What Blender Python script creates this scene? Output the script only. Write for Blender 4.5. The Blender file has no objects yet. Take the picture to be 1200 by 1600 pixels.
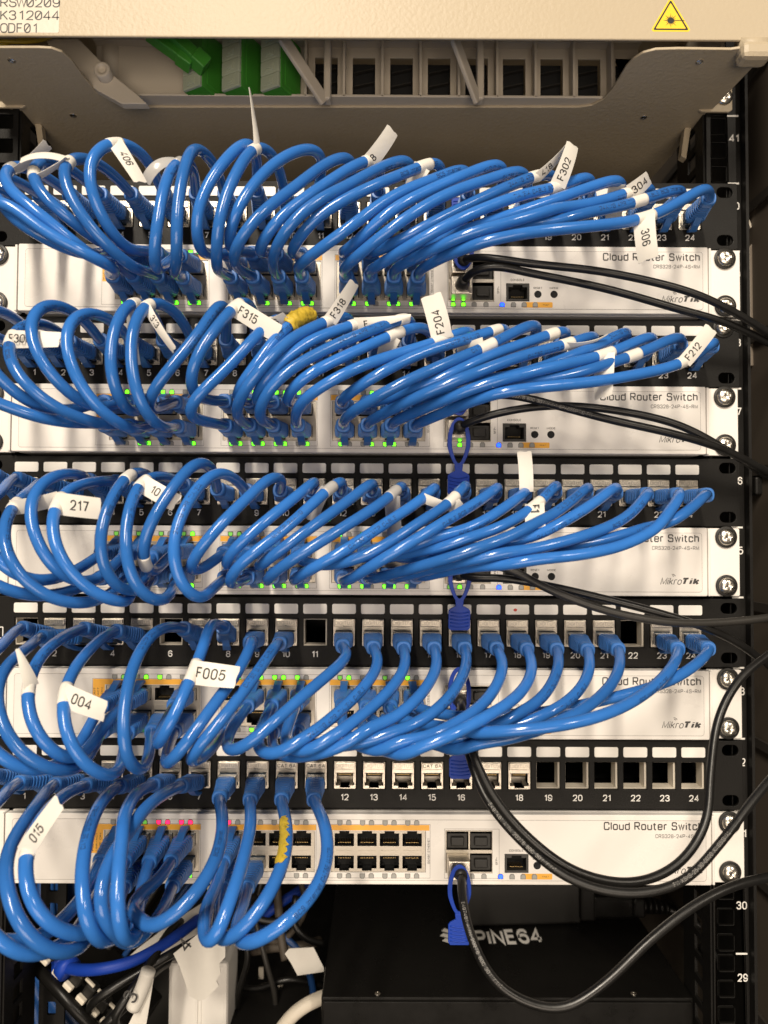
import bpy, bmesh, math, random
import numpy as np
from mathutils import Vector, Matrix, kdtree

random.seed(7)
rng = np.random.default_rng(7)
S = 0.001                                   # everything below is written in millimetres
scene = bpy.context.scene
COL = scene.collection
PI = math.pi

# ------------------------------------------------------------------ camera
FPX = 1155.0
CAM = np.array([13.6717, -468.2254, 216.3416])
YAW, PITCH, ROLL = 0.0027, 0.0313, 0.0044
_f = np.array([math.sin(YAW)*math.cos(PITCH), math.cos(YAW)*math.cos(PITCH), math.sin(PITCH)])
_r0 = np.array([math.cos(YAW), -math.sin(YAW), 0.0])
_u0 = np.cross(_r0, _f)
_r = math.cos(ROLL)*_r0 + math.sin(ROLL)*_u0
_u = -math.sin(ROLL)*_r0 + math.cos(ROLL)*_u0
cd = bpy.data.cameras.new('camera')
cam = bpy.data.objects.new('camera', cd)
COL.objects.link(cam)
m = Matrix.Identity(4)
for i in range(3):
    m[i][0] = _r[i]; m[i][1] = _u[i]; m[i][2] = -_f[i]; m[i][3] = CAM[i]*S
cam.matrix_world = m
cd.sensor_fit = 'VERTICAL'
cd.sensor_height = 36.0
cd.lens = 36.0*FPX/1600.0
cd.clip_start = 0.01
cd.clip_end = 20
cd.dof.use_dof = True
cd.dof.focus_distance = 0.435
cd.dof.aperture_fstop = 7.0
scene.camera = cam

# ------------------------------------------------------------------ light
w = bpy.data.worlds.new('World')
scene.world = w
w.use_nodes = True
w.node_tree.nodes['Background'].inputs[0].default_value = (1.0, 0.86, 0.72, 1)
w.node_tree.nodes['Background'].inputs[1].default_value = 0.075

def area(name, loc, target, sx, sy, power, color):
    l = bpy.data.lights.new(name, 'AREA')
    l.shape = 'RECTANGLE'; l.size = sx; l.size_y = sy
    l.energy = power; l.color = color
    o = bpy.data.objects.new(name, l)
    COL.objects.link(o)
    o.location = loc
    d = Vector(target) - Vector(loc)
    o.rotation_euler = d.to_track_quat('-Z', 'Y').to_euler()
    return o
area('ceiling_lamp', (-0.55, -2.7, 1.95), (-0.50, -2.4, 0.9), 0.15, 2.1, 167.0, (1.0, 0.88, 0.725))
area('ceiling_lamp_far', (1.9, -3.2, 1.95), (1.5, -2.6, 0.9), 0.2, 0.9, 44.0, (1.0, 0.88, 0.725))
area('low_fill', (0.1, -2.2, -0.45), (0, 0, 0.3), 1.6, 1.0, 25.0, (1.0, 0.84, 0.68))  # unseen fill added low in front to lift the undersides

vs = scene.view_settings
scene.display_settings.display_device = 'sRGB'
vs.view_transform = 'Standard'
vs.look = 'None'
vs.exposure = 0.0
vs.gamma = 1.0
vs.use_curve_mapping = False
scene.render.engine = 'CYCLES'
scene.cycles.use_denoising = True
scene.cycles.max_bounces = 8
scene.cycles.diffuse_bounces = 4
scene.cycles.glossy_bounces = 4

# ------------------------------------------------------------------ pixel <-> place
def P(x, y, p):
    """the point seen at pixel (x, y) of the 1200x1600 photograph, p mm in front of the panels"""
    v = _r*(x-600)/FPX + _u*(800-y)/FPX + _f
    return CAM + v*((-p-CAM[1])/v[1])

def PZ(x, y, z):
    v = _r*(x-600)/FPX + _u*(800-y)/FPX + _f
    return CAM + v*((z-CAM[2])/v[2])

def proj(p):
    d = np.asarray(p) - CAM
    k = d @ _f
    return np.stack([600+FPX*(d @ _r)/k, 800-FPX*(d @ _u)/k], -1)

# ------------------------------------------------------------------ materials
def mat(name, col, rough=0.5, metal=0.0, bump=0.0, bscale=400.0, var=0.0, vscale=30.0, emit=0.0, rvar=0.0, objvar=0.0, spec=0.5, coat=0.0, alpha=None, sss=0.0, aniso=None):
    mt = bpy.data.materials.new(name)
    mt.use_nodes = True
    nt = mt.node_tree
    b = nt.nodes['Principled BSDF']
    c = (col[0], col[1], col[2], 1)
    b.inputs['Base Color'].default_value = c
    b.inputs['Roughness'].default_value = rough
    b.inputs['Metallic'].default_value = metal
    b.inputs['Specular IOR Level'].default_value = spec
    if coat: b.inputs['Coat Weight'].default_value = coat
    if sss:
        b.inputs['Subsurface Weight'].default_value = sss
        b.inputs['Subsurface Radius'].default_value = (0.001, 0.001, 0.002)
    if emit:
        b.inputs['Emission Color'].default_value = c
        b.inputs['Emission Strength'].default_value = emit
    tc = nt.nodes.new('ShaderNodeTexCoord')
    if var or rvar:
        n = nt.nodes.new('ShaderNodeTexNoise')
        n.inputs['Scale'].default_value = vscale
        n.inputs['Detail'].default_value = 6
        n.inputs['Roughness'].default_value = 0.65
        nt.links.new(tc.outputs['Object'], n.inputs['Vector'])
        if var:
            mx = nt.nodes.new('ShaderNodeMix'); mx.data_type = 'RGBA'
            mx.inputs['A'].default_value = tuple(x*(1-var) for x in col) + (1,)
            mx.inputs['B'].default_value = tuple(min(1, x*(1+var)) for x in col) + (1,)
            nt.links.new(n.outputs['Fac'], mx.inputs['Factor'])
            nt.links.new(mx.outputs['Result'], b.inputs['Base Color'])
        if rvar:
            mr = nt.nodes.new('ShaderNodeMapRange')
            mr.inputs['From Min'].default_value = 0.3; mr.inputs['From Max'].default_value = 0.7
            mr.inputs['To Min'].default_value = max(0.02, rough-rvar); mr.inputs['To Max'].default_value = rough+rvar
            nt.links.new(n.outputs['Fac'], mr.inputs['Value'])
            nt.links.new(mr.outputs['Result'], b.inputs['Roughness'])
    if objvar:
        oi = nt.nodes.new('ShaderNodeObjectInfo')
        hs = nt.nodes.new('ShaderNodeHueSaturation')
        mr = nt.nodes.new('ShaderNodeMapRange')
        mr.inputs['To Min'].default_value = 1-objvar; mr.inputs['To Max'].default_value = 1+objvar
        nt.links.new(oi.outputs['Random'], mr.inputs['Value'])
        nt.links.new(mr.outputs['Result'], hs.inputs['Value'])
        src = b.inputs['Base Color'].links[0].from_socket if b.inputs['Base Color'].is_linked else None
        if src: nt.links.new(src, hs.inputs['Color'])
        else: hs.inputs['Color'].default_value = c
        nt.links.new(hs.outputs['Color'], b.inputs['Base Color'])
    if bump:
        n2 = nt.nodes.new('ShaderNodeTexNoise')
        n2.inputs['Scale'].default_value = bscale
        n2.inputs['Detail'].default_value = 3
        nt.links.new(tc.outputs['Object'], n2.inputs['Vector'])
        bp = nt.nodes.new('ShaderNodeBump')
        bp.inputs['Strength'].default_value = bump
        bp.inputs['Distance'].default_value = 0.0005
        nt.links.new(n2.outputs['Fac'], bp.inputs['Height'])
        nt.links.new(bp.outputs['Normal'], b.inputs['Normal'])
    return mt

M = {
 'blue':   mat('cable_blue', (0.028, 0.145, 0.470), 0.17, bump=0.14, bscale=160, var=0.16, vscale=60, rvar=0.10, objvar=0.15, spec=0.5),
 'boot':   mat('boot_blue', (0.032, 0.150, 0.450), 0.42, bump=0.10, bscale=500, var=0.15, vscale=120, objvar=0.12),
 'royal':  mat('royal_blue', (0.007, 0.042, 0.330), 0.48, spec=0.3, var=0.1, vscale=100),
 'ink':    mat('cable_ink', (0.008, 0.025, 0.090), 0.6),
 'white':  mat('switch_white', (0.80, 0.765, 0.72), 0.45, bump=0.12, bscale=900, var=0.025, vscale=25),
 'film':   mat('switch_film', (0.765, 0.732, 0.69), 0.34, var=0.05, vscale=26, rvar=0.16, bump=0.05, bscale=300),
 'black':  mat('black_powder', (0.008, 0.0074, 0.0066), 0.5, spec=0.2, bump=0.22, bscale=900, var=0.25, vscale=45, rvar=0.08),
 'black2': mat('black_gloss', (0.006, 0.0056, 0.005), 0.32, spec=0.2, var=0.2, vscale=60, rvar=0.08),
 'dark':   mat('dark_void', (0.006, 0.006, 0.006), 0.8),
 'dplastic': mat('dark_plastic', (0.018, 0.017, 0.0155), 0.42, spec=0.3, bump=0.1, bscale=700),
 'strip':  mat('label_strip_white', (0.82, 0.79, 0.74), 0.35, var=0.02, vscale=60),
 'paper':  mat('paper_white', (0.72, 0.69, 0.63), 0.5, var=0.05, vscale=140, bump=0.15, bscale=250),
 'paperin': mat('paper_ink', (0.010, 0.010, 0.012), 0.6),
 'clear':  mat('tape_clear', (0.42, 0.41, 0.40), 0.22, var=0.2, vscale=120),
 'metal':  mat('jack_zinc', (0.62, 0.565, 0.485), 0.36, 1.0, bump=0.35, bscale=1500, var=0.18, vscale=300, rvar=0.1),
 'metal2': mat('port_steel', (0.42, 0.385, 0.33), 0.42, 0.85, bump=0.12, bscale=900, var=0.12, vscale=150),
 'chrome': mat('screw_chrome', (0.80, 0.75, 0.66), 0.27, 1.0, bump=0.08, bscale=600, rvar=0.08, vscale=400),
 'gold':   mat('contact_gold', (0.55, 0.38, 0.16), 0.35, 1.0),
 'orange': mat('orange_print', (0.86, 0.42, 0.045), 0.45, var=0.04, vscale=90),
 'greyp':  mat('grey_print', (0.045, 0.043, 0.042), 0.5),
 'greyl':  mat('grey_print_light', (0.22, 0.21, 0.20), 0.5),
 'lineg':  mat('grey_line', (0.34, 0.32, 0.30), 0.5),
 'whitep': mat('white_print', (0.78, 0.76, 0.72), 0.5),
 'ledg':   mat('led_green', (0.12, 0.90, 0.015), 0.4, emit=3.0),
 'ledgd':  mat('led_green_dim', (0.20, 0.62, 0.08), 0.4, emit=0.35),
 'ledr':   mat('led_red', (1.0, 0.012, 0.07), 0.4, emit=3.2),
 'ledb':   mat('led_blue', (0.004, 0.03, 1.0), 0.4, emit=10.0),
 'ledoff': mat('led_off', (0.33, 0.33, 0.31), 0.4),
 'odf':    mat('beige_powder', (0.46, 0.385, 0.27), 0.48, bump=0.55, bscale=420, var=0.03, vscale=20),
 'odfin':  mat('beige_plastic', (0.56, 0.50, 0.41), 0.5, bump=0.05, bscale=500, var=0.05, vscale=40),
 'sticker': mat('clear_sticker', (0.66, 0.61, 0.52), 0.25, bump=0.2, bscale=300),
 'green':  mat('adapter_green', (0.055, 0.280, 0.030), 0.38, var=0.08, vscale=80),
 'cap':    mat('dust_cap', (0.40, 0.44, 0.33), 0.35, var=0.05, vscale=80),
 'yellow': mat('laser_yellow', (0.90, 0.60, 0.02), 0.4),
 'tapey':  mat('yellow_tape', (0.52, 0.37, 0.035), 0.42, bump=0.6, bscale=220, var=0.2, vscale=120),
 'dac':    mat('black_cable', (0.007, 0.0066, 0.006), 0.36, bump=0.12, bscale=300, var=0.3, vscale=60, rvar=0.08),
 'dacg':   mat('grey_cable', (0.026, 0.024, 0.021), 0.45, bump=0.12, bscale=300, var=0.2, vscale=60),
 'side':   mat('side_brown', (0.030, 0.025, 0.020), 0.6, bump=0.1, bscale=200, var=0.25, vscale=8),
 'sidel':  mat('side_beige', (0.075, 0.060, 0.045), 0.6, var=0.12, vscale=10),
 'ivory':  mat('ivory_plastic', (0.66, 0.60, 0.50), 0.5, var=0.05, vscale=60),
 'dacink': mat('cable_white_ink', (0.24, 0.23, 0.215), 0.6),
 'plugc':  mat('plug_clear', (0.060, 0.085, 0.120), 0.12, var=0.3, vscale=300, spec=0.7),
 'coverb': mat('cover_beige', (0.16, 0.13, 0.10), 0.5, var=0.1, vscale=30),
 'dimblue':   mat('cable_blue_shaded', (0.014, 0.060, 0.200), 0.35, var=0.15, vscale=70, objvar=0.15),  # shaded copy of the cable blue: weak light is put into the colour
 'floor':  mat('floor_dark', (0.03, 0.028, 0.025), 0.7, var=0.3, vscale=10),
 'red':    mat('red_ink', (0.6, 0.05, 0.03), 0.5),
}

# ------------------------------------------------------------------ building helpers
WORLD = {}
def link(name, mesh, parent=None, mw=None):
    """mesh is in metres, in its own space; mw (mm) places it in the world"""
    o = bpy.data.objects.new(name, mesh)
    COL.objects.link(o)
    W = Matrix(mw) if mw is not None else Matrix.Identity(4)
    W = Matrix.Translation(W.to_translation()*S) @ W.to_3x3().to_4x4()
    WORLD[o] = W
    if parent is not None:
        o.parent = parent
        o.matrix_basis = WORLD[parent].inverted() @ W
    else:
        o.matrix_basis = W
    return o

def thing(name, label, cat, loc, group=None, kind=None):
    o = link(name, None, None, Matrix.Translation(Vector(loc)))
    o['label'] = label; o['category'] = cat
    if group: o['group'] = group
    if kind: o['kind'] = kind
    return o

class MB:
    def __init__(s): s.v = []; s.f = []; s.m = []; s.sm = []
    def add(s, v, f, mi=0, smooth=False):
        n = len(s.v)
        s.v += [tuple(map(float, p)) for p in v]
        s.f += [tuple(n+i for i in q) for q in f]
        s.m += [mi]*len(f); s.sm += [smooth]*len(f)
        return s
    def box(s, c, d, mi=0, mtx=None, r=0.0):
        x, y, z = c; a, b, e = d[0]/2, d[1]/2, d[2]/2
        if r <= 0:
            v = [(x+i*a, y+j*b, z+k*e) for i in (-1, 1) for j in (-1, 1) for k in (-1, 1)]
            f = [(0,1,3,2), (4,6,7,5), (0,4,5,1), (2,3,7,6), (0,2,6,4), (1,5,7,3)]
        else:
            bm = bmesh.new()
            bmesh.ops.create_cube(bm, size=1)
            for q in bm.verts: q.co = Vector((x+q.co.x*2*a, y+q.co.y*2*b, z+q.co.z*2*e))
            bmesh.ops.bevel(bm, geom=bm.edges[:], offset=min(r, a*.95, b*.95, e*.95), segments=2, affect='EDGES', profile=0.5)
            bm.verts.index_update()
            v = [tuple(q.co) for q in bm.verts]; f = [tuple(q.index for q in p.verts) for p in bm.faces]
            bm.free()
        if mtx is not None: v = [tuple(mtx @ Vector(q)) for q in v]
        return s.add(v, f, mi)
    def tube(s, pts, r, n=10, mi=0, caps=True):
        v, f = tube_geo(np.asarray(pts, float), r, n, caps)
        return s.add(v, f, mi, True)
    def lathe(s, prof, n=24, mi=0, c=(0, 0, 0)):
        """profile of (radius, prot) about an axis pointing at the viewer (-Y)"""
        v = []; f = []
        for (rr, p) in prof:
            for i in range(n):
                a = 2*PI*i/n
                v.append((c[0]+rr*math.cos(a), c[1]-p, c[2]+rr*math.sin(a)))
        for j in range(len(prof)-1):
            for i in range(n):
                k = (i+1) % n
                f.append((j*n+i, j*n+k, (j+1)*n+k, (j+1)*n+i))
        f.append(tuple(range((len(prof)-1)*n, len(prof)*n)))
        return s.add(v, f, mi, True)
    def mesh(s, name, mats):
        me = bpy.data.meshes.new(name)
        me.from_pydata([(a*S, b*S, c*S) for a, b, c in s.v], [], s.f)
        for k in mats: me.materials.append(M[k])
        me.polygons.foreach_set('material_index', s.m)
        me.polygons.foreach_set('use_smooth', s.sm)
        me.update()
        bm = bmesh.new(); bm.from_mesh(me)
        bmesh.ops.recalc_face_normals(bm, faces=bm.faces[:])
        bm.to_mesh(me); bm.free()
        return me
    def build(s, name, mats, parent=None, mw=None):
        if isinstance(mats, str): mats = [mats]
        return link(name, s.mesh(name, mats), parent, mw)

def frames(p):
    t = np.gradient(p, axis=0)
    t /= np.linalg.norm(t, axis=1)[:, None] + 1e-9
    ref = np.array([0.0, 0, 1]) if abs(t[0][2]) < 0.9 else np.array([1.0, 0, 0])
    n = ref - t[0]*(ref @ t[0]); n /= np.linalg.norm(n)
    N = [n]
    for i in range(1, len(p)):
        n = N[-1] - t[i]*(N[-1] @ t[i]); n /= np.linalg.norm(n) + 1e-9
        N.append(n)
    N = np.array(N)
    return t, N, np.cross(t, N)

def tube_geo(p, r, n, caps=True):
    t, N, B = frames(p)
    rr = np.full(len(p), r) if np.isscalar(r) else np.asarray(r)
    a = np.arange(n)*2*PI/n
    v = p[:, None, :] + rr[:, None, None]*(N[:, None, :]*np.cos(a)[None, :, None] + B[:, None, :]*np.sin(a)[None, :, None])
    v = v.reshape(-1, 3)
    f = []
    for j in range(len(p)-1):
        for i in range(n):
            k = (i+1) % n
            f.append((j*n+i, j*n+k, (j+1)*n+k, (j+1)*n+i))
    if caps:
        f.append(tuple(range(n-1, -1, -1))); f.append(tuple(range((len(p)-1)*n, len(p)*n)))
    return v.tolist(), f

def eval_curve(cu):
    o = bpy.data.objects.new('tmp', cu)
    COL.objects.link(o)
    dg = bpy.context.evaluated_depsgraph_get()
    me = bpy.data.meshes.new_from_object(o.evaluated_get(dg))
    v = [tuple(q.co) for q in me.vertices]; f = [tuple(q.vertices) for q in me.polygons]
    bpy.data.objects.remove(o); bpy.data.meshes.remove(me); bpy.data.curves.remove(cu)
    return v, f

def rrect(x0, z0, x1, z1, r=0.0, n=4):
    if r <= 0: return [(x0, z0), (x1, z0), (x1, z1), (x0, z1)]
    o = []
    for cx, cz, a0 in ((x1-r, z0+r, -90), (x1-r, z1-r, 0), (x0+r, z1-r, 90), (x0+r, z0+r, 180)):
        for i in range(n+1):
            a = math.radians(a0+90*i/n)
            o.append((cx+r*math.cos(a), cz+r*math.sin(a)))
    return o

def plate(outer, holes=(), t0=0.0, t1=1.0, bevel=0.0):
    """a flat sheet in the x-z plane between protrusions t0 and t1, with holes: vertices (x, -prot, z), faces"""
    cu = bpy.data.curves.new('tmp', 'CURVE')
    cu.dimensions = '2D'; cu.fill_mode = 'BOTH'
    for loop in [outer]+list(holes):
        sp = cu.splines.new('POLY')
        sp.points.add(len(loop)-1)
        for q, (x, z) in zip(sp.points, loop): q.co = (x, z, 0, 1)
        sp.use_cyclic_u = True
    h = (t1-t0)/2
    if bevel > 0:
        cu.bevel_depth = bevel; cu.bevel_resolution = 1; cu.offset = -bevel; cu.extrude = max(h-bevel, 0.0)
    else:
        cu.extrude = h
    v, f = eval_curve(cu)
    mid = (t0+t1)/2
    return [(x, -(z+mid), y) for x, y, z in v], f

def _fillet(pts, R, closed=False, sharp=()):
    out = []; n = len(pts)
    for i in range(n):
        p = np.array(pts[i], float)
        if (not closed and i in (0, n-1)) or i in sharp or R <= 0:
            out.append(p); continue
        a = np.array(pts[i-1], float); b = np.array(pts[(i+1) % n], float)
        la, lb = np.linalg.norm(a-p), np.linalg.norm(b-p)
        fa = 0.5 if (closed or i-1 > 0) else 0.98
        fb = 0.5 if (closed or i+1 < n-1) else 0.98
        q = min(R, la*fa, lb*fb)
        s0 = p+(a-p)/la*q; s1 = p+(b-p)/lb*q
        for t in np.linspace(0, 1, 6):
            k = 0.5523
            c0 = s0+(p-s0)*k; c1 = s1+(p-s1)*k
            out.append((1-t)**3*s0+3*t*(1-t)**2*c0+3*t*t*(1-t)*c1+t**3*s1)
    return out

_W = 0.54
GLY = {   # glyph: (advance width, [(points, closed, corners left sharp)])
 '0': (_W, [([(0,0),(_W,0),(_W,1),(0,1)], 1, ())]),
 '1': (0.26, [([(0,.76),(.24,.97),(.24,0)], 0, (1,))]),
 '2': (_W, [([(0,.72),(0,1),(_W,1),(_W,.52),(0,.0),(_W,0)], 0, (4,))]),
 '3': (_W, [([(0,.76),(0,1),(.95*_W,1),(.95*_W,.53),(.35*_W,.53)], 0, ()), ([(.36*_W,.53),(_W,.53),(_W,0),(0,0),(0,.24)], 0, ())]),
 '4': (.58, [([(.42,0),(.42,1),(0,.27),(.58,.27)], 0, (1,2))]),
 '5': (_W, [([(.92*_W,1),(.12*_W,1),(.03*_W,.48),(.10*_W,.64),(_W,.64),(_W,0),(0,0),(0,.24)], 0, (1,2))]),
 '6': (_W, [([(.97*_W,.76),(.97*_W,1),(0,1),(0,0),(_W,0),(_W,.60),(.02,.60),(.01,.36)], 0, ())]),
 '7': (_W, [([(0,1),(_W,1),(.32*_W,0)], 0, (1,))]),
 '8': (_W, [([(.05*_W,1),(.95*_W,1),(.95*_W,.53),(.05*_W,.53)], 1, ()), ([(0,.53),(_W,.53),(_W,0),(0,0)], 1, ())]),
 '9': (_W, [([(.03*_W,.24),(.03*_W,0),(_W,0),(_W,1),(0,1),(0,.40),(_W-.02,.40),(_W-.01,.64)], 0, ())]),
 'A': (.64, [([(0,0),(.32,1),(.64,0)], 0, (1,)), ([(.11,.33),(.53,.33)], 0, ())]),
 'B': (.58, [([(0,.53),(0,1),(.53,1),(.53,.53),(0,.53)], 0, (1,)), ([(0,.53),(.58,.53),(.58,0),(0,0),(0,.53)], 0, (3,))]),
 'C': (.58, [([(.57,.68),(.57,1),(0,1),(0,0),(.58,0),(.58,.32)], 0, ())]),
 'D': (.58, [([(0,0),(.58,0),(.58,1),(0,1)], 1, (0,3))]),
 'E': (.48, [([(.48,1),(0,1),(0,0),(.48,0)], 0, (1,2)), ([(0,.53),(.44,.53)], 0, ())]),
 'F': (.46, [([(.48,1),(0,1),(0,0)], 0, (1,)), ([(0,.52),(.42,.52)], 0, ())]),
 'G': (.6, [([(.59,.70),(.59,1),(0,1),(0,0),(.6,0),(.6,.47),(.34,.47)], 0, (5,))]),
 'H': (.58, [([(0,0),(0,1)], 0, ()), ([(.58,0),(.58,1)], 0, ()), ([(0,.53),(.58,.53)], 0, ())]),
 'I': (.0, [([(0,0),(0,1)], 0, ())]),
 'J': (.42, [([(.42,1),(.42,0),(0,0),(0,.28)], 0, ())]),
 'K': (.56, [([(0,0),(0,1)], 0, ()), ([(.54,1),(.02,.40)], 0, ()), ([(.19,.59),(.58,0)], 0, ())]),
 'L': (.46, [([(0,1),(0,0),(.46,0)], 0, (1,))]),
 'M': (.70, [([(0,0),(0,1),(.35,.1),(.70,1),(.70,0)], 0, (1,2,3))]),
 'N': (.58, [([(0,0),(0,1),(.58,0),(.58,1)], 0, (1,2))]),
 'O': (.62, [([(0,0),(.62,0),(.62,1),(0,1)], 1, ())]),
 'P': (.56, [([(0,0),(0,1),(.56,1),(.56,.46),(0,.46)], 0, (1,))]),
 'Q': (.62, [([(0,0),(.62,0),(.62,1),(0,1)], 1, ()), ([(.36,.24),(.64,-.06)], 0, ())]),
 'R': (.58, [([(0,0),(0,1),(.56,1),(.56,.48),(0,.48)], 0, (1,)), ([(.26,.48),(.58,0)], 0, ())]),
 'S': (.56, [([(.54,.74),(.54,1),(.02,1),(.02,.53),(.56,.53),(.56,0),(0,0),(0,.26)], 0, ())]),
 'T': (.58, [([(0,1),(.58,1)], 0, ()), ([(.29,1),(.29,0)], 0, ())]),
 'U': (.58, [([(0,1),(0,0),(.58,0),(.58,1)], 0, ())]),
 'V': (.60, [([(0,1),(.30,0),(.60,1)], 0, (1,))]),
 'W': (.86, [([(0,1),(.22,0),(.43,1),(.64,0),(.86,1)], 0, (1,2,3))]),
 'X': (.58, [([(0,0),(.58,1)], 0, ()), ([(0,1),(.58,0)], 0, ())]),
 'Y': (.58, [([(0,1),(.29,.45),(.58,1)], 0, (1,)), ([(.29,.45),(.29,0)], 0, ())]),
 'Z': (.54, [([(0,1),(.54,1),(0,0),(.54,0)], 0, (1,2))]),
 'a': (.46, [([(0,.52),(0,.72),(.46,.72),(.46,0)], 0, ()), ([(.46,.42),(0,.42),(0,0),(.46,0),(.46,.12)], 0, ())]),
 'c': (.44, [([(.44,.50),(.44,.72),(0,.72),(0,0),(.44,0),(.44,.22)], 0, ())]),
 'd': (.48, [([(.48,.72),(0,.72),(0,0),(.48,0)], 0, ()), ([(.48,0),(.48,1)], 0, ())]),
 'e': (.48, [([(0,.37),(.48,.37),(.48,.72),(0,.72),(0,0),(.46,0),(.46,.18)], 0, (1,))]),
 'h': (.46, [([(0,0),(0,1)], 0, ()), ([(0,.72),(.46,.72),(.46,0)], 0, ())]),
 'i': (.0, [([(0,0),(0,.72)], 0, ()), ([(0,.88),(0,1)], 0, ())]),
 'k': (.44, [([(0,0),(0,1)], 0, ()), ([(.42,.72),(.02,.30)], 0, ()), ([(.14,.42),(.45,0)], 0, ())]),
 'l': (.0, [([(0,0),(0,1)], 0, ())]),
 'n': (.46, [([(0,0),(0,.72)], 0, ()), ([(0,.72),(.46,.72),(.46,0)], 0, ())]),
 'o': (.48, [([(0,0),(.48,0),(.48,.72),(0,.72)], 1, ())]),
 'r': (.28, [([(0,0),(0,.72)], 0, ()), ([(0,.56),(0,.72),(.30,.72)], 0, ())]),
 's': (.42, [([(.42,.54),(.42,.72),(0,.72),(0,.37),(.42,.37),(.42,0),(0,0),(0,.18)], 0, ())]),
 't': (.28, [([(.08,.92),(.08,0),(.30,0)], 0, ()), ([(-.06,.72),(.28,.72)], 0, ())]),
 'u': (.46, [([(0,.72),(0,0),(.46,0)], 0, ()), ([(.46,0),(.46,.72)], 0, ())]),
 'w': (.66, [([(0,.72),(.17,0),(.33,.72),(.49,0),(.66,.72)], 0, (1,2,3))]),
 '+': (.44, [([(0,.45),(.44,.45)], 0, ()), ([(.22,.67),(.22,.23)], 0, ())]),
 '-': (.34, [([(0,.42),(.34,.42)], 0, ())]),
 '/': (.40, [([(0,-.05),(.40,1.05)], 0, ())]),
 '\u00d8': (_W, [([(0,0),(_W,0),(_W,1),(0,1)], 1, ()), ([(.02,.08),(_W-.02,.92)], 0, ())]),
}

def text_geo(body, h, align='LEFT', bold=0.0, shear=0.0, xs=1.0, space=1.0, R=0.27, wt=0.135, mono=False):
    """flat sans lettering of cap height h (mm): strokes with rounded corners, in x-y; vertices, faces"""
    wt = wt+bold*2.0
    V = []; Fc = []; x = 0.0; lay = 0
    for ch in body:
        if ch == ' ':
            x += 0.42*space; continue
        if ch not in GLY: ch = ch.upper()
        if ch not in GLY: x += 0.4; continue
        adv, strokes = GLY[ch]
        if mono: x0 = x+(0.6-adv)/2
        else: x0 = x
        for pts, closed, sharp in strokes:
            q = [np.array((px_*xs, wt/2+py_*(1-wt))) for px_, py_ in pts]
            q = _fillet(q, R*xs if closed or len(q) > 2 else 0, bool(closed), sharp)
            p = [q[0]]
            for e in q[1:]:
                if np.linalg.norm(e-p[-1]) > 1e-4: p.append(e)
            if closed and np.linalg.norm(p[0]-p[-1]) < 1e-4: p.pop()
            n = len(p); base = len(V); lay = (lay+1) % 7
            for i in range(n):
                a = p[i-1] if (i > 0 or closed) else None
                b = p[(i+1) % n] if (i < n-1 or closed) else None
                if a is None: d = (b-p[i]); d /= np.linalg.norm(d); m_ = np.array((-d[1], d[0])); k = 1
                elif b is None: d = (p[i]-a); d /= np.linalg.norm(d); m_ = np.array((-d[1], d[0])); k = 1
                else:
                    d0 = (p[i]-a)/np.linalg.norm(p[i]-a); d1 = (b-p[i])/np.linalg.norm(b-p[i])
                    m_ = np.array((-(d0+d1)[1], (d0+d1)[0])); m_ /= np.linalg.norm(m_)+1e-9
                    k = 1/max(0.5, m_ @ np.array((-d0[1], d0[0])))
                for sg in (1, -1):
                    w_ = p[i]+m_*sg*wt/2*k
                    V.append((x0+w_[0]+shear*w_[1], w_[1], lay*0.004))
            for i in range(n if closed else n-1):
                i2 = (i+1) % n
                Fc.append((base+2*i, base+2*i+1, base+2*i2+1, base+2*i2))
        x += (0.6 if mono else adv*xs+wt)+0.13*space
    if not V: return [], []
    v = np.array(V)
    v[:, :2] *= h
    a, b = v[:, 0].min(), v[:, 0].max()
    v[:, 0] -= {'LEFT': a, 'CENTER': (a+b)/2, 'RIGHT': b}[align]
    return v, Fc

def put_text(mb, body, x, z, p, h, align='LEFT', rot=0, mi=0, width=None, **kw):
    """lettering facing the viewer, baseline at (x, z), protrusion p; width (mm) squeezes it to fit"""
    v, f = text_geo(body, h, align, **kw)
    if not len(v): return
    if width:
        k = width/(v[:, 0].max()-v[:, 0].min()); v[:, 0] *= k
    c, s_ = math.cos(rot), math.sin(rot)
    mb.add([(x+a*c-b*s_, -p-l, z+a*s_+b*c) for a, b, l in v], f, mi)

# ------------------------------------------------------------------ shared little meshes
def screw_mesh(r, dome, name='mounting_screw'):
    mb = MB(); n, k = 56, 12
    v = []; f = []
    for j in range(k+1):
        rr = r*j/k
        for i in range(n):
            a = 2*PI*i/n
            x, z = rr*math.cos(a), rr*math.sin(a)
            p = dome*math.sqrt(max(0, 1-(rr/r)**2*0.96))
            q = 0.16*r
            if (abs(x) < q and abs(z) < 0.55*r) or (abs(z) < q and abs(x) < 0.55*r):
                p -= 0.75*(1-max(abs(x), abs(z))/(0.62*r))
            ca, sa = math.cos(0.5), math.sin(0.5)
            v.append((x*ca-z*sa, -p, x*sa+z*ca))
    for j in range(k):
        for i in range(n):
            h = (i+1) % n
            f.append((j*n+i, j*n+h, (j+1)*n+h, (j+1)*n+i))
    mb.add(v, f, 0, True)
    mb.lathe([(r, 0.3), (r, -0.4)], 32)
    return mb.mesh(name, ['chrome'])
SCREW = screw_mesh(5.2, 2.9)
SCREW_S = screw_mesh(2.1, 0.9, 'small_screw')
WASHER = MB().lathe([(4.6, 0.2), (6.6, 0.2), (6.9, -0.1), (6.6, -1.4), (5.0, -1.4)], 36).mesh('washer', ['dplastic'])

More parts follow.
